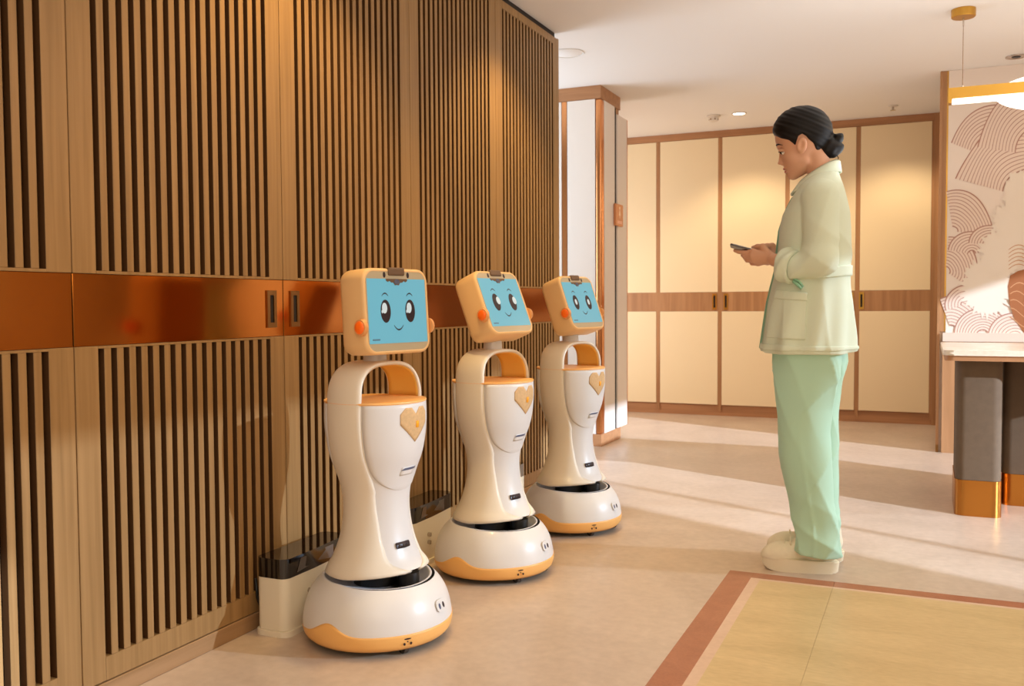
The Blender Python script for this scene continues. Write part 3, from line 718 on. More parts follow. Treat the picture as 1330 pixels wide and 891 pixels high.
# ---- charging docks behind the robots
M['dock_cream'] = plain('dock_cream', srgb(236, 224, 200), 0.4)
M['dock_black'] = plain('dock_black', srgb(22, 15, 12), 0.08, spec=0.6, coat=0.5)
M['dock_facet'] = plain('dock_facet', srgb(96, 88, 84), 0.15, coat=0.4)
def dock(y, label):
    t = empty('charging_dock', (-1.80, y, 0), 0, label, 'charging dock', 'charging docks against the slatted wall')
    pl = []
    for i in range(9): a = R(180+90*i/8); pl.append((-.034+.022*math.cos(a)*1.0, -.142+.022*math.sin(a)))
    for i in range(9): a = R(270+90*i/8); pl.append((.028+.028*math.cos(a), -.136+.028*math.sin(a)))
    pl += [(.056, -.02), (.050, .08)]
    for i in range(9): a = R(0+90*i/8); pl.append((.008+.036*math.cos(a), .150+.036*math.sin(a)))
    for i in range(9): a = R(90+90*i/8); pl.append((-.034+.022*math.cos(a), .160+.022*math.sin(a)))
    body = prism(pl, .018, .176)
    obj('dock_body', body, M['dock_cream'], t, smooth=True, sharp=40)
    obj('foot_plate', prism([(x*1.10+.002, yy*1.04) for x, yy in pl], 0, .0175), M['dock_cream'], t, smooth=True, sharp=40)
    obj('dark_cover', prism(pl, .1765, .236), M['dock_black'], t, smooth=True, sharp=40)
    py_mesh('cover_facet', [(.0572, -.09, .226), (.0505, .09, .226), (.0505, .09, .182), (.0548, .0, .196), (.0575, -.11, .186)], [(0, 1, 2, 3, 4)], M['dock_facet'], t, smooth=False)
    for z in (.085, .115):
        bm = bmesh.new(); cyl(bm, (.056, -.05, z), (1, 0, 0), .008, .008, .022, 14); obj('contact_pin', bm, M['chrome'], t, smooth=True, sharp=40)
    obj('cord', tube([(-.056, -.06, .05), (-.066, -.085, .045), (-.072, -.12, .06), (-.075, -.135, .10), (-.077, -.138, .16)], .0045, 8), M['black'], t, smooth=True)
for (x, y, *_), lab in zip(RB, ('cream charging dock with black cover behind the nearest robot', 'cream charging dock with black cover behind the middle robot', 'cream charging dock with black cover behind the farthest robot')):
    dock(y+.02, lab)

# ================================================================== PERSON
# signed-distance modelling: shapes are blended on a grid and skinned with surface nets
def surf_net(F, xs, ys, zs):
    ins = F < 0
    nx, ny, nz = F.shape
    cs = [(i, j, k) for i in (0, 1) for j in (0, 1) for k in (0, 1)]
    sub = {c: F[c[0]:nx-1+c[0], c[1]:ny-1+c[1], c[2]:nz-1+c[2]] for c in cs}
    cnt = sum((sub[c] < 0).astype(np.int8) for c in cs)
    cell = (cnt > 0) & (cnt < 8)
    I, J, K = np.nonzero(cell)
    acc = np.zeros((len(I), 3)); num = np.zeros(len(I))
    for c in cs:
        for ax in range(3):
            if c[ax]: continue
            d = list(c); d[ax] = 1; d = tuple(d)
            a = sub[c][I, J, K]; b = sub[d][I, J, K]; m = (a < 0) != (b < 0)
            t = np.where(m, a/np.where(m, a-b, 1), 0)
            p0 = np.stack([xs[I+c[0]], ys[J+c[1]], zs[K+c[2]]], 1); p1 = np.stack([xs[I+d[0]], ys[J+d[1]], zs[K+d[2]]], 1)
            acc += np.where(m[:, None], p0+(p1-p0)*t[:, None], 0); num += m
    V = acc/num[:, None]
    idx = -np.ones(cell.shape, int); idx[I, J, K] = np.arange(len(I))
    quads = []
    for ax in range(3):
        sl0 = [slice(None)]*3; sl1 = [slice(None)]*3; sl0[ax] = slice(0, -1); sl1[ax] = slice(1, None)
        cr_ = ins[tuple(sl0)] != ins[tuple(sl1)]
        o1, o2 = [(1, 2), (2, 0), (0, 1)][ax]
        pos = np.array(np.nonzero(cr_)).T
        ok = np.all([(pos[:, o] > 0) & (pos[:, o] < F.shape[o]-1) for o in (o1, o2)], axis=0); pos = pos[ok]
        flip = ins[tuple(sl0)][tuple(pos.T)]
        def at(d1, d2):
            q = pos.copy(); q[:, o1] -= d1; q[:, o2] -= d2; return idx[tuple(q.T)]
        Q = np.stack([at(1, 1), at(0, 1), at(0, 0), at(1, 0)], 1)
        Q[~flip] = Q[~flip][:, ::-1]; quads.append(Q)
    return V, np.concatenate(quads)
def sdf_obj(name, fn, lo, hi, step, mat, parent, zs=None):
    ax = [np.arange(lo[i], hi[i]+step, step) for i in range(3)]
    if zs is not None: ax[2] = zs
    P = np.meshgrid(*ax, indexing='ij'); F = fn(*P)
    V, Q = surf_net(F, *ax)
    me = bpy.data.meshes.new(name); me.from_pydata(V.tolist(), [], Q.tolist()); me.update()
    return link(name, me, mat, parent, smooth=True)
def smin(a, b, k):
    h = np.clip(.5+.5*(b-a)/k, 0, 1); return b+(a-b)*h-k*h*(1-h)
def smax(a, b, k): return -smin(-a, -b, k)
def cap(P, a, b, ra, rb):
    a = np.array(a); d = np.array(b)-a; L2 = max(float(d@d), 1e-9)
    q = [P[i]-a[i] for i in range(3)]
    t = np.clip((q[0]*d[0]+q[1]*d[1]+q[2]*d[2])/L2, 0, 1)
    return np.sqrt(sum((q[i]-d[i]*t)**2 for i in range(3)))-(ra+(rb-ra)*t)
def ell(P, c, r, tilt=0.0):          # tilt about the lateral axis
    x, y, z = P[0]-c[0], P[1]-c[1], P[2]-c[2]
    if tilt: x, z = x*math.cos(tilt)+z*math.sin(tilt), -x*math.sin(tilt)+z*math.cos(tilt)
    k0 = np.sqrt((x/r[0])**2+(y/r[1])**2+(z/r[2])**2); k1 = np.sqrt((x/r[0]**2)**2+(y/r[1]**2)**2+(z/r[2]**2)**2)
    return k0*(k0-1)/np.maximum(k1, 1e-6)
def poly_sd(X, Z, pts):              # signed distance to a polygon in the side view
    d = np.full(X.shape, 1e9); s = np.zeros(X.shape, bool); n = len(pts)
    for i in range(n):
        (ax_, az_), (bx_, bz_) = pts[i], pts[(i+1) % n]
        ex, ez = bx_-ax_, bz_-az_; wx, wz = X-ax_, Z-az_
        t = np.clip((wx*ex+wz*ez)/(ex*ex+ez*ez+1e-12), 0, 1)
        d = np.minimum(d, (wx-ex*t)**2+(wz-ez*t)**2)
        s ^= ((az_ > Z) != (bz_ > Z)) & (X < (bx_-ax_)*(Z-az_)/(bz_-az_+1e-12)+ax_)
    return np.where(s, -1, 1)*np.sqrt(d)
PC = np.array([-0.41, 3.63, 0.0])
vd = PC[:2]/np.hypot(*PC[:2]); FU = np.array([-vd[1], vd[0], 0]); FV = np.array([-vd[0], -vd[1], 0])   # facing, her left
def L(px, py, v=0.0):                # photo pixel -> person's own frame at lateral offset v
    d = ray(px, py); o = PC+FV*v; t = ((o-CAM)@FV)/(d@FV); p = CAM+d*t-PC
    return (float(p@FU), v, float(p[2]))
person = empty('person', tuple(PC), math.atan2(FU[1], FU[0]), 'person in a pale mint jacket and green trousers standing side-on, looking down at a phone', 'person')
M['skin'] = plain('skin', srgb(220, 167, 136), 0.5, spec=0.35); M['skin'].node_tree.nodes['Principled BSDF'].inputs['Subsurface Weight'].default_value = 0.12
M['skin'].node_tree.nodes['Principled BSDF'].inputs['Subsurface Radius'].default_value = (.012, .005, .003)
M['hair'] = plain('hair', srgb(17, 12, 11), 0.5, spec=0.25)
M['jacket'] = plain('jacket', srgb(222, 232, 212), 0.8, spec=0.15, bump=0.15, bscale=700)
M['jacket_lining'] = plain('jacket_lining', srgb(150, 200, 168), 0.8, spec=0.15)
M['trousers'] = plain('trousers', srgb(188, 226, 204), 0.75, spec=0.2, bump=0.15, bscale=700)
M['shoe'] = plain('shoe', srgb(242, 232, 208), 0.55, spec=0.3, var=0.03, vscale=60)
M['sole'] = plain('sole', srgb(240, 228, 202), 0.6)
M['lip'] = plain('lip', srgb(196, 104, 92), 0.4)
M['eye_white'] = plain('eye_white', srgb(236, 228, 220), 0.25); M['iris'] = plain('iris', srgb(40, 24, 18), 0.2)

# hands: joints in photo pixels plus lateral offset
def hand(P, s, dx, dy):
    g = lambda x, y, v: L(x+dx, y+dy, s*v+(.024 if s < 0 else 0))
    d = cap(P, g(1008, 338.5, .100), g(1001, 336, .078), .0225, .0215)
    for k in ((978.5, 326.5, .063), (977, 332.5, .066), (979.5, 338, .062), (985, 342, .053)):
        d = smin(d, cap(P, g(1000, 335.5, .072), g(*k), .017, .0112), .012)
    f = 1e9
    for ch in ([(978.5, 326.5, .063), (968, 328.5, .046), (959, 326.8, .030), (954.5, 325.3, .020)],
               [(977, 332.5, .066), (967.5, 333.5, .042), (965, 331.5, .016), (968, 329.5, -.004)],
               [(979.5, 338, .062), (970.5, 338, .038), (968, 335, .012), (971, 332.5, -.006)],
               [(985, 342, .053), (977, 342, .032), (974.5, 338.5, .012), (977, 335.5, -.002)]):
        r = [.0100, .0088, .0080, .0068]
        one = 1e9
        for i in range(3): one = smin(one, cap(P, g(*ch[i]), g(*ch[i+1]), r[i], r[i+1]), .003) if i else cap(P, g(*ch[i]), g(*ch[i+1]), r[i], r[i+1])
        f = one if isinstance(f, float) else np.minimum(f, one)
    d = smin(d, f, .004)
    th = [(999, 331, .068), (991, 320.5, .064), (984, 320.3, .048), (978, 321.8, .032)]; r = [.0150, .0115, .0095, .0080]
    for i in range(3): d = smin(d, cap(P, g(*th[i]), g(*th[i+1]), r[i], r[i+1]), .006)
    return d
def head_fn(P):
    d = ell(P, L(1041.8, 175), (.098, .074, .097))
    d = smin(d, ell(P, L(1034.5, 202), (.0555, .054, .080), -.14), .020)
    for s in (-1, 1):
        d = smin(d, cap(P, L(1031, 226, s*.010), L(1046, 211, s*.034), .0140, .0145), .020)
        d = smin(d, ell(P, L(1028, 205, s*.034), (.022, .020, .022)), .012)       # cheek
    d = smin(d, ell(P, L(1029.5, 228), (.0165, .019, .0150)), .010)                # chin
    d = smin(d, cap(P, L(1012.2, 190.2, -.026), L(1012.2, 190.2, .026), .0085, .0085), .010)
    for s in (-1, 1): d = smax(d, -ell(P, L(1012.0, 197, s*.031), (.0105, .018, .0105)), .009)
    d = smin(d, cap(P, L(1015.0, 197), L(1013.8, 210.8), .0058, .0085), .006)      # nose
    d = smin(d, ell(P, L(1013.4, 212.0), (.0098, .0080, .0062)), .003)
    for s in (-1, 1): d = smin(d, ell(P, L(1016.8, 213.2, s*.0095), (.0085, .0062, .0062)), .004)
    d = smin(d, ell(P, L(1020.4, 219.3), (.0090, .021, .0048)), .005)
    d = smin(d, ell(P, L(1022.2, 223.2), (.0085, .018, .0050)), .005)
    d = smax(d, -ell(P, L(1018.8, 221.4), (.0070, .024, .0016)), .002)
    for s in (-1, 1):
        e = ell(P, L(1041.5, 189, s*.077), (.0185, .0085, .0295), .12)
        e = smax(e, -ell(P, L(1040.5, 188, s*.0865), (.0105, .0070, .0190), .12), .004)
        d = smin(d, e, .006)
    d = smin(d, cap(P, L(1061, 203), L(1067.5, 238), .0415, .0450), .012)              # neck
    return d
def body_fn(X, Y, Z):
    P = (X, Y, Z)
    d = np.full(X.shape, 1e3)
    hm = Z[0, 0, :] > 1.36; 
    d[:, :, hm] = head_fn(tuple(p[:, :, hm] for p in P))
    d = smin(d, cap(P, L(1066, 262), L(1060, 330), .060, .095), .03)
    d = smin(d, cap(P, L(1060, 330), L(1052, 460), .10, .105), .05)
    for s in (-1, 1):
        d = smin(d, cap(P, L(1067, 258, 0), L(1067, 260, s*.15), .042, .045), .015)
        d = smin(d, cap(P, L(1068, 256, s*.15), L(1066, 338, s*.200), .043, .036), .02)
        wr_ = L(1006 if s > 0 else 1019, 338 if s > 0 else 337, s*.098+(.024 if s < 0 else 0))
        d = smin(d, cap(P, L(1066, 338, s*.200), wr_, .034, .0225), .012)
        d = smin(d, cap(P, L(1050, 470, s*.075), L(1046, 590, s*.085), .075, .050), .03)
        d = smin(d, cap(P, L(1046, 590, s*.085), L(1066, 706, s*.085), .048, .026), .02)
        d = smin(d, cap(P, L(1070, 716, .074 if s > 0 else -.089), L(1022, 730, .074 if s > 0 else -.089), .020, .014), .01)
    hz = (Z[0, 0, :] > 1.05) & (Z[0, 0, :] < 1.30)
    Q = tuple(p[:, :, hz] for p in P)
    d[:, :, hz] = np.minimum(smin(d[:, :, hz], hand(Q, 1, 0, 0), .006), 1e3)
    d[:, :, hz] = smin(d[:, :, hz], hand(Q, -1, 12, -1), .006)
    return d
def graded(segs):
    a = [segs[0][0]]
    for lo, hi, st in segs:
        n = max(1, round((hi-lo)/st)); a += list(lo+(hi-lo)*np.arange(1, n+1)/n)
    return np.array(a)
zs = graded([(0.015, .86, .018), (.86, 1.10, .012), (1.10, 1.27, .0030), (1.27, 1.40, .009), (1.40, 1.46, .005), (1.46, 1.735, .0030)])
xs_ = graded([(-.22, -.09, .009), (-.09, .305, .0030)]); ys_ = graded([(-.265, -.10, .009), (-.10, .10, .0034), (.10, .265, .009)])
Pg = np.meshgrid(xs_, ys_, zs, indexing='ij'); Fb = body_fn(*Pg); Vb, Qb = surf_net(Fb, xs_, ys_, zs)
me = bpy.data.meshes.new('body'); me.from_pydata(Vb.tolist(), [], Qb.tolist()); me.update()
body = link('body', me, M['skin'], person, smooth=True)
del Pg, Fb
for s in (-1, 1):
    bm = bmesh.new(); c = L(1017.6, 197.0, s*.0305); bmesh.ops.create_uvsphere(bm, u_segments=20, v_segments=12, radius=.0110, matrix=Matrix.Translation(c))
    e = obj('eye', bm, M['eye_white'], body, smooth=True)
    bm = bmesh.new(); bmesh.ops.create_uvsphere(bm, u_segments=16, v_segments=10, radius=.0060, matrix=Matrix.Translation((c[0]+.0072, c[1]+s*.001, c[2]-.0034)))
    obj('iris', bm, M['iris'], e, smooth=True)
    pts = [L(1012.2, 197.6, s*.020), L(1011.4, 197.6, s*.030), L(1012.6, 197.5, s*.038), L(1017.4, 197.3, s*.0475)]
    obj('eyelash', tube(pts, [.0010, .0018, .0020, .0008], 6), M['hair'], e)
    lid = [L(1013.8, 195.8, s*.020), L(1013.2, 195.4, s*.030), L(1014.4, 195.5, s*.039), L(1018.4, 196.0, s*.046)]
    obj('eyelid', tube(lid, [.004, .0066, .0066, .004], 8), M['skin'], e, smooth=True)
    pts = [L(1009.4, 190.6, s*.012), L(1008.6, 188.6, s*.024), L(1010.6, 187.4, s*.037), L(1016.4, 188.4, s*.052)]
    obj('eyebrow', tube(pts, [.0016, .0030, .0028, .0010], 6), M['hair'], body)
bm = bmesh.new()
bmesh.ops.create_uvsphere(bm, u_segments=20, v_segments=10, radius=1, matrix=Matrix.Translation(L(1020.2, 219.6)) @ Matrix.Diagonal((.0094, .0190, .0042, 1)))
obj('upper_lip', bm, M['lip'], body, smooth=True)
bm = bmesh.new(); bmesh.ops.create_uvsphere(bm, u_segments=20, v_segments=10, radius=1, matrix=Matrix.Translation(L(1021.8, 223.2)) @ Matrix.Diagonal((.0090, .0165, .0046, 1)))
obj('lower_lip', bm, M['lip'], body, smooth=True)

hl = [L(x, y)[::2] for x, y in ((996, 140), (1003, 172.5), (1008, 178), (1015, 182.5), (1025, 185.5), (1030, 189.5), (1033.5, 193), (1035, 187), (1037, 181), (1042, 178), (1047, 181), (1050, 184.5), (1056, 189), (1060.5, 198.5), (1066, 206), (1080, 208), (1092, 160), (1060, 125))]
def hair_fn(X, Y, Z):
    P = (X, Y, Z)
    d = ell(P, L(1042, 172.5), (.109, .0845, .1000), .10)
    st = .0007*np.sin(210*(Z-.5*X)+30*Y)+.0006*np.sin(370*(Z-.45*X))
    d = smax(d+st, poly_sd(X, Z, hl), .008)
    b = ell(P, L(1077, 192), (.040, .042, .041), .4)
    b = smin(b, ell(P, L(1088.8, 180), (.021, .026, .021)), .006)
    b = smin(b, ell(P, L(1086.5, 192), (.024, .030, .026), .6), .006)
    b = b+.0022*np.sin(170*X+120*Z)*np.cos(60*Y)
    return smin(d, b, .010)
hlo, hhi = L(1100, 222), L(998, 132)
sdf_obj('hair', hair_fn, (hlo[0], -.10, hlo[2]), (hhi[0], .10, hhi[2]), .0030, M['hair'], person)['label'] = 'black hair tied in a low bun'
o = obj('hair_strands', tube([L(1086, 200, .01), L(1089, 205, .012), L(1087.5, 211, .012), L(1084, 217, .01)], [.0022, .0016, .0012, .0006], 5), M['hair'], person)
tube_b = None

# ---- jacket
jy = np.array([218, 226, 234, 242, 252, 264, 278, 300, 325, 350, 372, 392, 420, 442, 459.])
jf = np.array([1066, 1056, 1046, 1038, 1031.5, 1025, 1017.6, 1012, 1010, 1007.5, 1001.5, 997, 993, 990, 987.])
jb = np.array([1087, 1089.5, 1092, 1095, 1098, 1101, 1104, 1105.5, 1105, 1104.5, 1104.5, 1107, 1109, 1110.5, 1111.5])
jw = np.array([.052, .070, .105, .140, .165, .178, .183, .180, .178, .176, .178, .184, .194, .202, .208])
jz = np.array([L(1050, y)[2] for y in jy])[::-1]
juf = np.array([L(x, y)[0] for x, y in zip(jf, jy)])[::-1]; jub = np.array([L(x, y)[0] for x, y in zip(jb, jy)])[::-1]; jww = jw[::-1]
ZH = L(1050, 456.5)[2]
def jacket_torso(X, Y, Z):
    f = np.interp(Z, jz, juf); b = np.interp(Z, jz, jub); w = np.interp(Z, jz, jww)
    c, h = (f+b)/2, (f-b)/2
    n = 2.35; e = (np.abs((X-c)/h)**n+np.abs(Y/w)**n)**(1/n)
    d = (e-1)*np.minimum(h, w)*.9
    th = np.arctan2(Y/w, (X-c)/h); low = np.clip((1.16-Z)/.30, 0, 1)
    d = d+low*.0100*(np.abs(np.sin(3.5*th+2.5*Z+.3))**.7-.6)+low*.005*np.sin(11*th-9*Z)-.006*(1-np.abs(np.sin(9*X-15*Z+5*Y))**.6)*np.clip((1.36-Z)/.1, 0, 1)*np.clip((Z-1.08)/.08, 0, 1)
    return d
def sleeve(P, s):
    X, Y, Z = P
    a, e, k = L(1065, 256, s*.150), L(1066.5, 337, s*.200), L(1035, 346.5, s*.182)
    up_ = cap(P, a, e, .066, .055); fo = cap(P, e, k, .056, .048)
    up_ = up_-.0085*(1-np.abs(np.sin(26*(Z-.75*X)+4*Y))**.6)*np.clip((1.34-Z)/.16, 0, 1)-.005*(1-np.abs(np.sin(16*X+5*Z+.5))**.6)
    fo = fo-.0085*(1-np.abs(np.sin(34*(X+.75*Z)+8*Y))**.6)+.002
    return smin(up_, fo, .022)
def jacket_fn(X, Y, Z):
    P = (X, Y, Z); d = jacket_torso(X, Y, Z)
    for s in (-1, 1): d = smin(d, sleeve(P, s), .004)
    d = smax(d, ZH-Z+.004*np.sin(30*Y), .004)
    return smax(d, Z-L(1086, 219)[2], .004)
jacket = sdf_obj('jacket', jacket_fn, (-.22, -.295, ZH-.02), (.215, .295, 1.54), .0065, M['jacket'], person)
def patch_fn(region, off):
    def fn(X, Y, Z):
        j = jacket_torso(X, Y, Z)
        return smax(smax(j-off, -(j+.004), .0005), smax(poly_sd(X, Z, region), .02-np.abs(Y), .002), .0015)
    return fn
pk = [L(x, y, .17)[::2] for x, y in ((1008, 378), (1048, 382), (1046, 441), (994, 439), (999, 402))]
fl = [L(x, y, .17)[::2] for x, y in ((1007, 376), (1049, 380), (1048.5, 391), (1004, 388))]
lo, hi = L(1056, 446, .17), L(986, 370, .17)
pocket = sdf_obj('pocket', patch_fn(pk, .0050), (lo[0], .03, lo[2]), (hi[0], .235, hi[2]), .0038, M['jacket'], jacket)
sdf_obj('pocket_flap', patch_fn(fl, .0085), (lo[0], .03, lo[2]+.12), (hi[0], .235, hi[2]), .0036, M['jacket'], jacket)
bl_ = [L(x, y, .1)[::2] for x, y in ((1060, 349), (1112, 343), (1112, 357), (1060, 363))]
lo, hi = L(1114, 368, .1), L(1056, 336, .1)
sdf_obj('half_belt', patch_fn(bl_, .006), (lo[0]-.01, -.21, lo[2]), (hi[0]+.01, .21, hi[2]), .0042, M['jacket'], jacket)
hm_ = [L(x, y, .19)[::2] for x, y in ((980, 447), (1125, 451), (1125, 456.3), (980, 456.3))]
lo, hi = L(1118, 460, .19), L(978, 442, .19)
sdf_obj('hem_band', patch_fn(hm_, .0040), (lo[0]-.01, -.235, lo[2]), (hi[0]+.02, .235, hi[2]), .0050, M['jacket'], jacket)
# front edge: placket seen as a green line
pts = [L(x, y, .045) for x, y in ((1029, 256), (1019, 276), (1011.5, 300), (1008.5, 325), (1006.5, 350), (1000.5, 373), (996, 392), (991.5, 420), (988.5, 440), (986.8, 452))]
bm = bmesh.new()
va = [bm.verts.new((p[0]-.004, .050, p[2])) for p in pts]; vb = [bm.verts.new((p[0]+.0035, .028, p[2])) for p in pts]; vc = [bm.verts.new((p[0]-.006, .022, p[2])) for p in pts]
for i in range(len(pts)-1): bm.faces.new((va[i], va[i+1], vb[i+1], vb[i])); bm.faces.new((vb[i], vb[i+1], vc[i+1], vc[i]))
obj('placket', bm, M['jacket_lining'], jacket, smooth=True)['label'] = 'green inner edge of the open front'
# collar: folded band round the neck
verts, faces = [], []; n = 40
for i in range(n+1):
    a = R(180)*(2*i/n-1)*.90; k = (1-math.cos(a))/2                     # a=0 at the nape
    cx = -.050+.040*k
    top = (cx-.046*math.cos(a)-.006*(1-k), .052*math.sin(a)+.0, 1.523-.076*k**1.3)
    mid = (cx-.053*math.cos(a)-.006*(1-k), .064*math.sin(a), 1.517-.082*k**1.3)
    out = (cx-.060*math.cos(a)-.004*(1-k)+.020*k, .088*math.sin(a), 1.478-.080*k**1.2)
    ins = (cx-.046*math.cos(a), .052*math.sin(a), 1.47-.07*k)
    verts += [ins, top, mid, out]
for i in range(n):
    for k in range(3): a = i*4+k; faces.append((a, a+1, a+5, a+4))
col_ = py_mesh('collar', verts, faces, M['jacket'], jacket); m_ = col_.modifiers.new('thick', 'SOLIDIFY'); m_.thickness = .004; m_.offset = 0
# rolled cuffs
for s in (-1, 1):
    a, b = np.array(L(1033, 347, s*.180)), np.array(L(1016, 343.5 if s > 0 else 341, s*.150)); d_ = (b-a)/np.linalg.norm(b-a); ln_ = np.linalg.norm(b-a)
    def cuff_fn(X, Y, Z):
        q = [X-a[0], Y-a[1], Z-a[2]]; t = q[0]*d_[0]+q[1]*d_[1]+q[2]*d_[2]
        r = np.sqrt(np.maximum(q[0]**2+q[1]**2+q[2]**2-t*t, 0)); wob = .004*np.sin(60*Z+40*t*30/10)
        o_ = smax(r-.058-wob-.006*np.sin(np.clip(t/ln_, 0, 1)*math.pi), smax(-t, t-ln_, .004), .010)
        return smax(o_, -(r-.046), .004)
    sdf_obj('cuff', cuff_fn, tuple(np.minimum(a, b)-.09), tuple(np.maximum(a, b)+.09), .0042, M['jacket'], jacket)
bm = tube([L(1030, 365, .20), L(1036, 370, .205), L(1041, 375, .205), L(1043, 372, .203), L(1038, 366, .20), L(1031, 362, .198)], [.005, .006, .005, .004, .005, .005], 8)
obj('cuff_tab', bm, M['jacket_lining'], jacket, smooth=True)

# ---- trousers
ty = np.array([440, 470, 500, 530, 560, 590, 620, 650, 680, 700, 722.])
nf = np.array([1005, 1005, 1005.5, 1006, 1006.5, 1008, 1015, 1024, 1030.5, 1032, 1031.])
nb = np.array([1099, 1096, 1087, 1081, 1080, 1084, 1085.5, 1086.5, 1089, 1090.5, 1089.])
ff = np.array([1008, 1010, 1014, 1016, 1017, 1020, 1024, 1030, 1036, 1038, 1038.])
fb = np.array([1099, 1101, 1096, 1092.5, 1092, 1091.5, 1091, 1091.5, 1093, 1094, 1092.])
lw = np.array([.098, .098, .095, .092, .090, .088, .087, .086, .085, .086, .084])
def leg_fn(X, Y, Z, s, f_, b_):
    v = s*.084; zz = np.array([L(1050, y, v)[2] for y in ty])[::-1]
    uf = np.array([L(x, y, v+.02)[0] for x, y in zip(f_, ty)])[::-1]; ub = np.array([L(x, y, v+.02)[0] for x, y in zip(b_, ty)])[::-1]
    f = np.interp(Z, zz, uf); b = np.interp(Z, zz, ub); w = np.interp(Z, zz, lw[::-1]); c, h = (f+b)/2, (f-b)/2
    n = 2.2; e = (np.abs((X-c)/h)**n+np.abs((Y-v)/w)**n)**(1/n); d = (e-1)*np.minimum(h, w)*.9
    th = np.arctan2((Y-v)/w, (X-c)/h); bot = np.clip((.34-Z)/.3, 0, 1); top = np.clip((Z-.45)/.3, 0, 1)
    rid = lambda a, k: 1-np.abs(np.sin(a))**k
    d = d-.0150*rid(6*Z+1.5*th+.4+s, .5)*(.3+.7*np.sin(5*Z+1)**2)-.0120*rid(11*Z-1.3*th+1.7, .6)*np.cos(th-2.0)**2-.0075*top*rid(9*Z+2.3*th, .6)+.004
    d = d-bot*.0130*rid(24*Z+1.2*th+s, .7)+.004
    d = d-.004*np.exp(-((np.mod(th+math.pi, 2*math.pi)-math.pi-1.45)/.06)**2)*np.clip((.55-Z)/.2, 0, 1)        # side seam ridge
    zb = L(1050, 718, v)[2]
    return smax(d, zb-Z+.10*(X-c), .008)
def trousers_fn(X, Y, Z):
    d = smin(leg_fn(X, Y, Z, 1, nf, nb), leg_fn(X, Y, Z, -1, ff, fb), .012)
    return smax(d, Z-ZH-.05, .01)
sdf_obj('trousers', trousers_fn, (-.20, -.20, .045), (.17, .20, ZH+.07), .0065, M['trousers'], person)['label'] = 'wide mint green trousers'

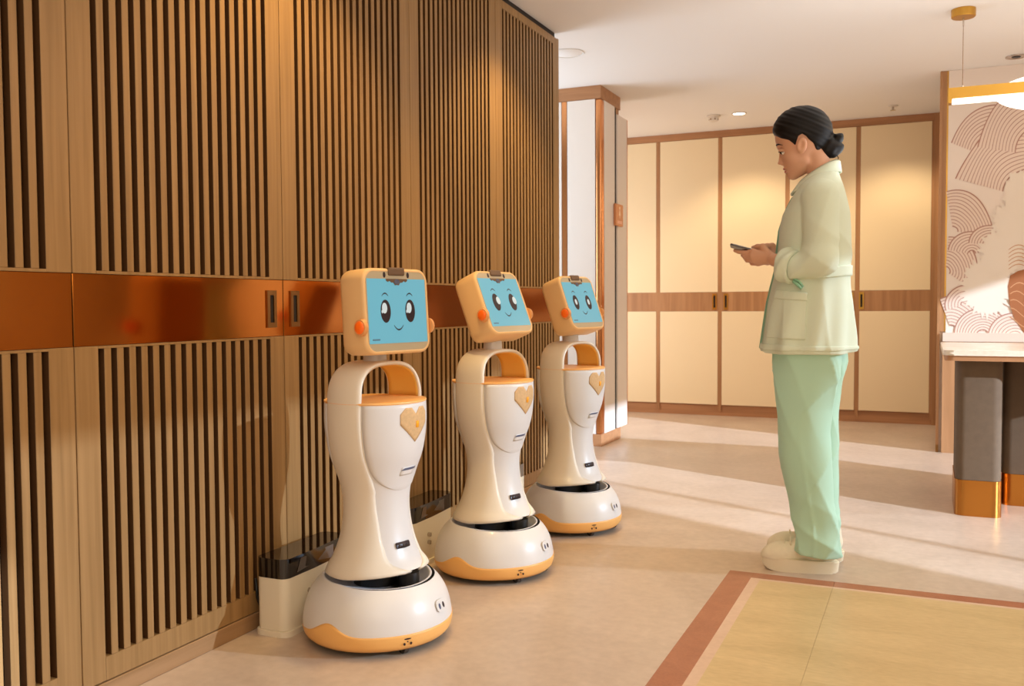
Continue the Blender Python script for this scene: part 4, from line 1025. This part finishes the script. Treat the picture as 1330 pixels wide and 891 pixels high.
# ---- shoes
for s, (tx, hx, ty_, v0, lab) in ((1, (989.5, 1090.5, 747.5, .072, 'cream lace-up sneaker nearer the camera')), (-1, (996.5, 1097, 738.5, -.090, 'cream lace-up sneaker farther from the camera'))):
    u1 = L(tx, ty_-8, v0)[0]; u0 = L(hx, ty_, v0)[0]; ln_ = u1-u0
    out = []
    for i in range(40):
        a = 2*math.pi*i/40; cx, sy = math.cos(a), math.sin(a)
        x = u0+ln_/2+ln_/2*math.copysign(abs(cx)**.75, cx); t = (x-u0)/ln_
        w = .036+.013*math.sin(max(0, t-.15)*math.pi*.95)
        out.append((x, v0+w*math.copysign(abs(sy)**.8, sy)))
    bm = prism(out, .0, .048)
    for v in bm.verts:
        t = (v.co.x-u0)/ln_
        if v.co.z < .01: v.co.z = .014*max(0, (t-.78)/.22)**2; v.co.x = u0+.006+(v.co.x-u0)*.975
        else: v.co.z = .046+.008*t*t
    bmesh.ops.bevel(bm, geom=[e for e in bm.edges if abs(e.verts[0].co.z-e.verts[1].co.z) < .01 and e.is_manifold and len(e.link_faces) == 2 and any(len(f_.verts) > 8 for f_ in e.link_faces)], offset=.005, segments=2, affect='EDGES')
    shoe = bpy.data.objects.new('tmp', None)
    def up_fn(X, Y, Z):
        P = (X, Y-v0, Z); xx = lambda t: u0+ln_*t
        d = ell(P, (xx(.80), 0, .046), (.060, .043, .050))
        d = smin(d, cap(P, (xx(.72), 0, .062), (xx(.30), 0, .085), .036, .036), .03)
        d = smin(d, cap(P, (xx(.30), 0, .070), (xx(.14), 0, .075), .036, .032), .02)
        d = smin(d, cap(P, (xx(.50), 0, .100), (xx(.40), 0, .125), .026, .028), .02)
        d = smin(d, cap(P, (xx(.16), 0, .08), (xx(.15), 0, .118), .030, .030), .02)
        return smax(d, .042-Z, .004)
    shoe = sdf_obj('shoe', up_fn, (u0-.02, v0-.07, .03), (u1+.03, v0+.07, .17), .0042, M['shoe'], person); shoe['label'] = lab
    obj('sole', bm, M['sole'], shoe, smooth=True, sharp=40)['label'] = 'thick cream platform sole'
    tc = [(u0+ln_*(.80+.012*math.cos(a*.9)), v0+.0405*math.sin(a), .052+.038*math.cos(a)) for a in np.linspace(-1.45, 1.45, 17)]
    obj('toe_seam', tube(tc, .0022, 6), M['sole'], shoe, smooth=True)
    for k in range(4):
        t = .70-.075*k; zc = (.104, .116, .130, .142)[k]
        pts = [(u0+ln_*t, v0-.024, zc-.020), (u0+ln_*(t+.004), v0-.014, zc-.002), (u0+ln_*(t+.006), v0, zc+.006), (u0+ln_*(t+.004), v0+.014, zc-.002), (u0+ln_*t, v0+.024, zc-.020)]
        obj('lace', tube(pts, .0030, 7), M['shoe'], shoe, smooth=True)

# ---- phone
pa, pb = np.array(L(949.5, 319.0, .012)), np.array(L(999, 331.5, .012)); ang = math.atan2(pa[2]-pb[2], pa[0]-pb[0]); pc = (pa+pb)/2
phone = empty('phone', tuple(PC+FU*pc[0]+FV*pc[1]+np.array([0, 0, pc[2]])), math.atan2(FU[1], FU[0]), 'slim dark phone held level in both hands of the standing person', 'phone')
rot = Matrix.Rotation(-ang, 4, 'Y') @ Matrix.Rotation(R(6), 4, 'X')
M['phone_case'] = plain('phone_case', srgb(70, 62, 58), 0.35, spec=0.5); M['phone_edge'] = plain('phone_edge', srgb(196, 184, 172), 0.25, 0.8)
bm = prism(rrect(.150, .072, .010, 6), -.0035, .0025); bm.transform(rot); obj('case', bm, M['phone_case'], phone)
bm = prism(rrect(.1495, .0715, .010, 6), .0026, .0040); bm.transform(rot); obj('rim', bm, M['phone_edge'], phone)
bm = prism(rrect(.146, .068, .009, 6), .0041, .0045); bm.transform(rot); obj('screen', bm, plain('phone_glass', srgb(60, 60, 66), 0.1, emit=srgb(210, 214, 220), estr=0.5), phone)
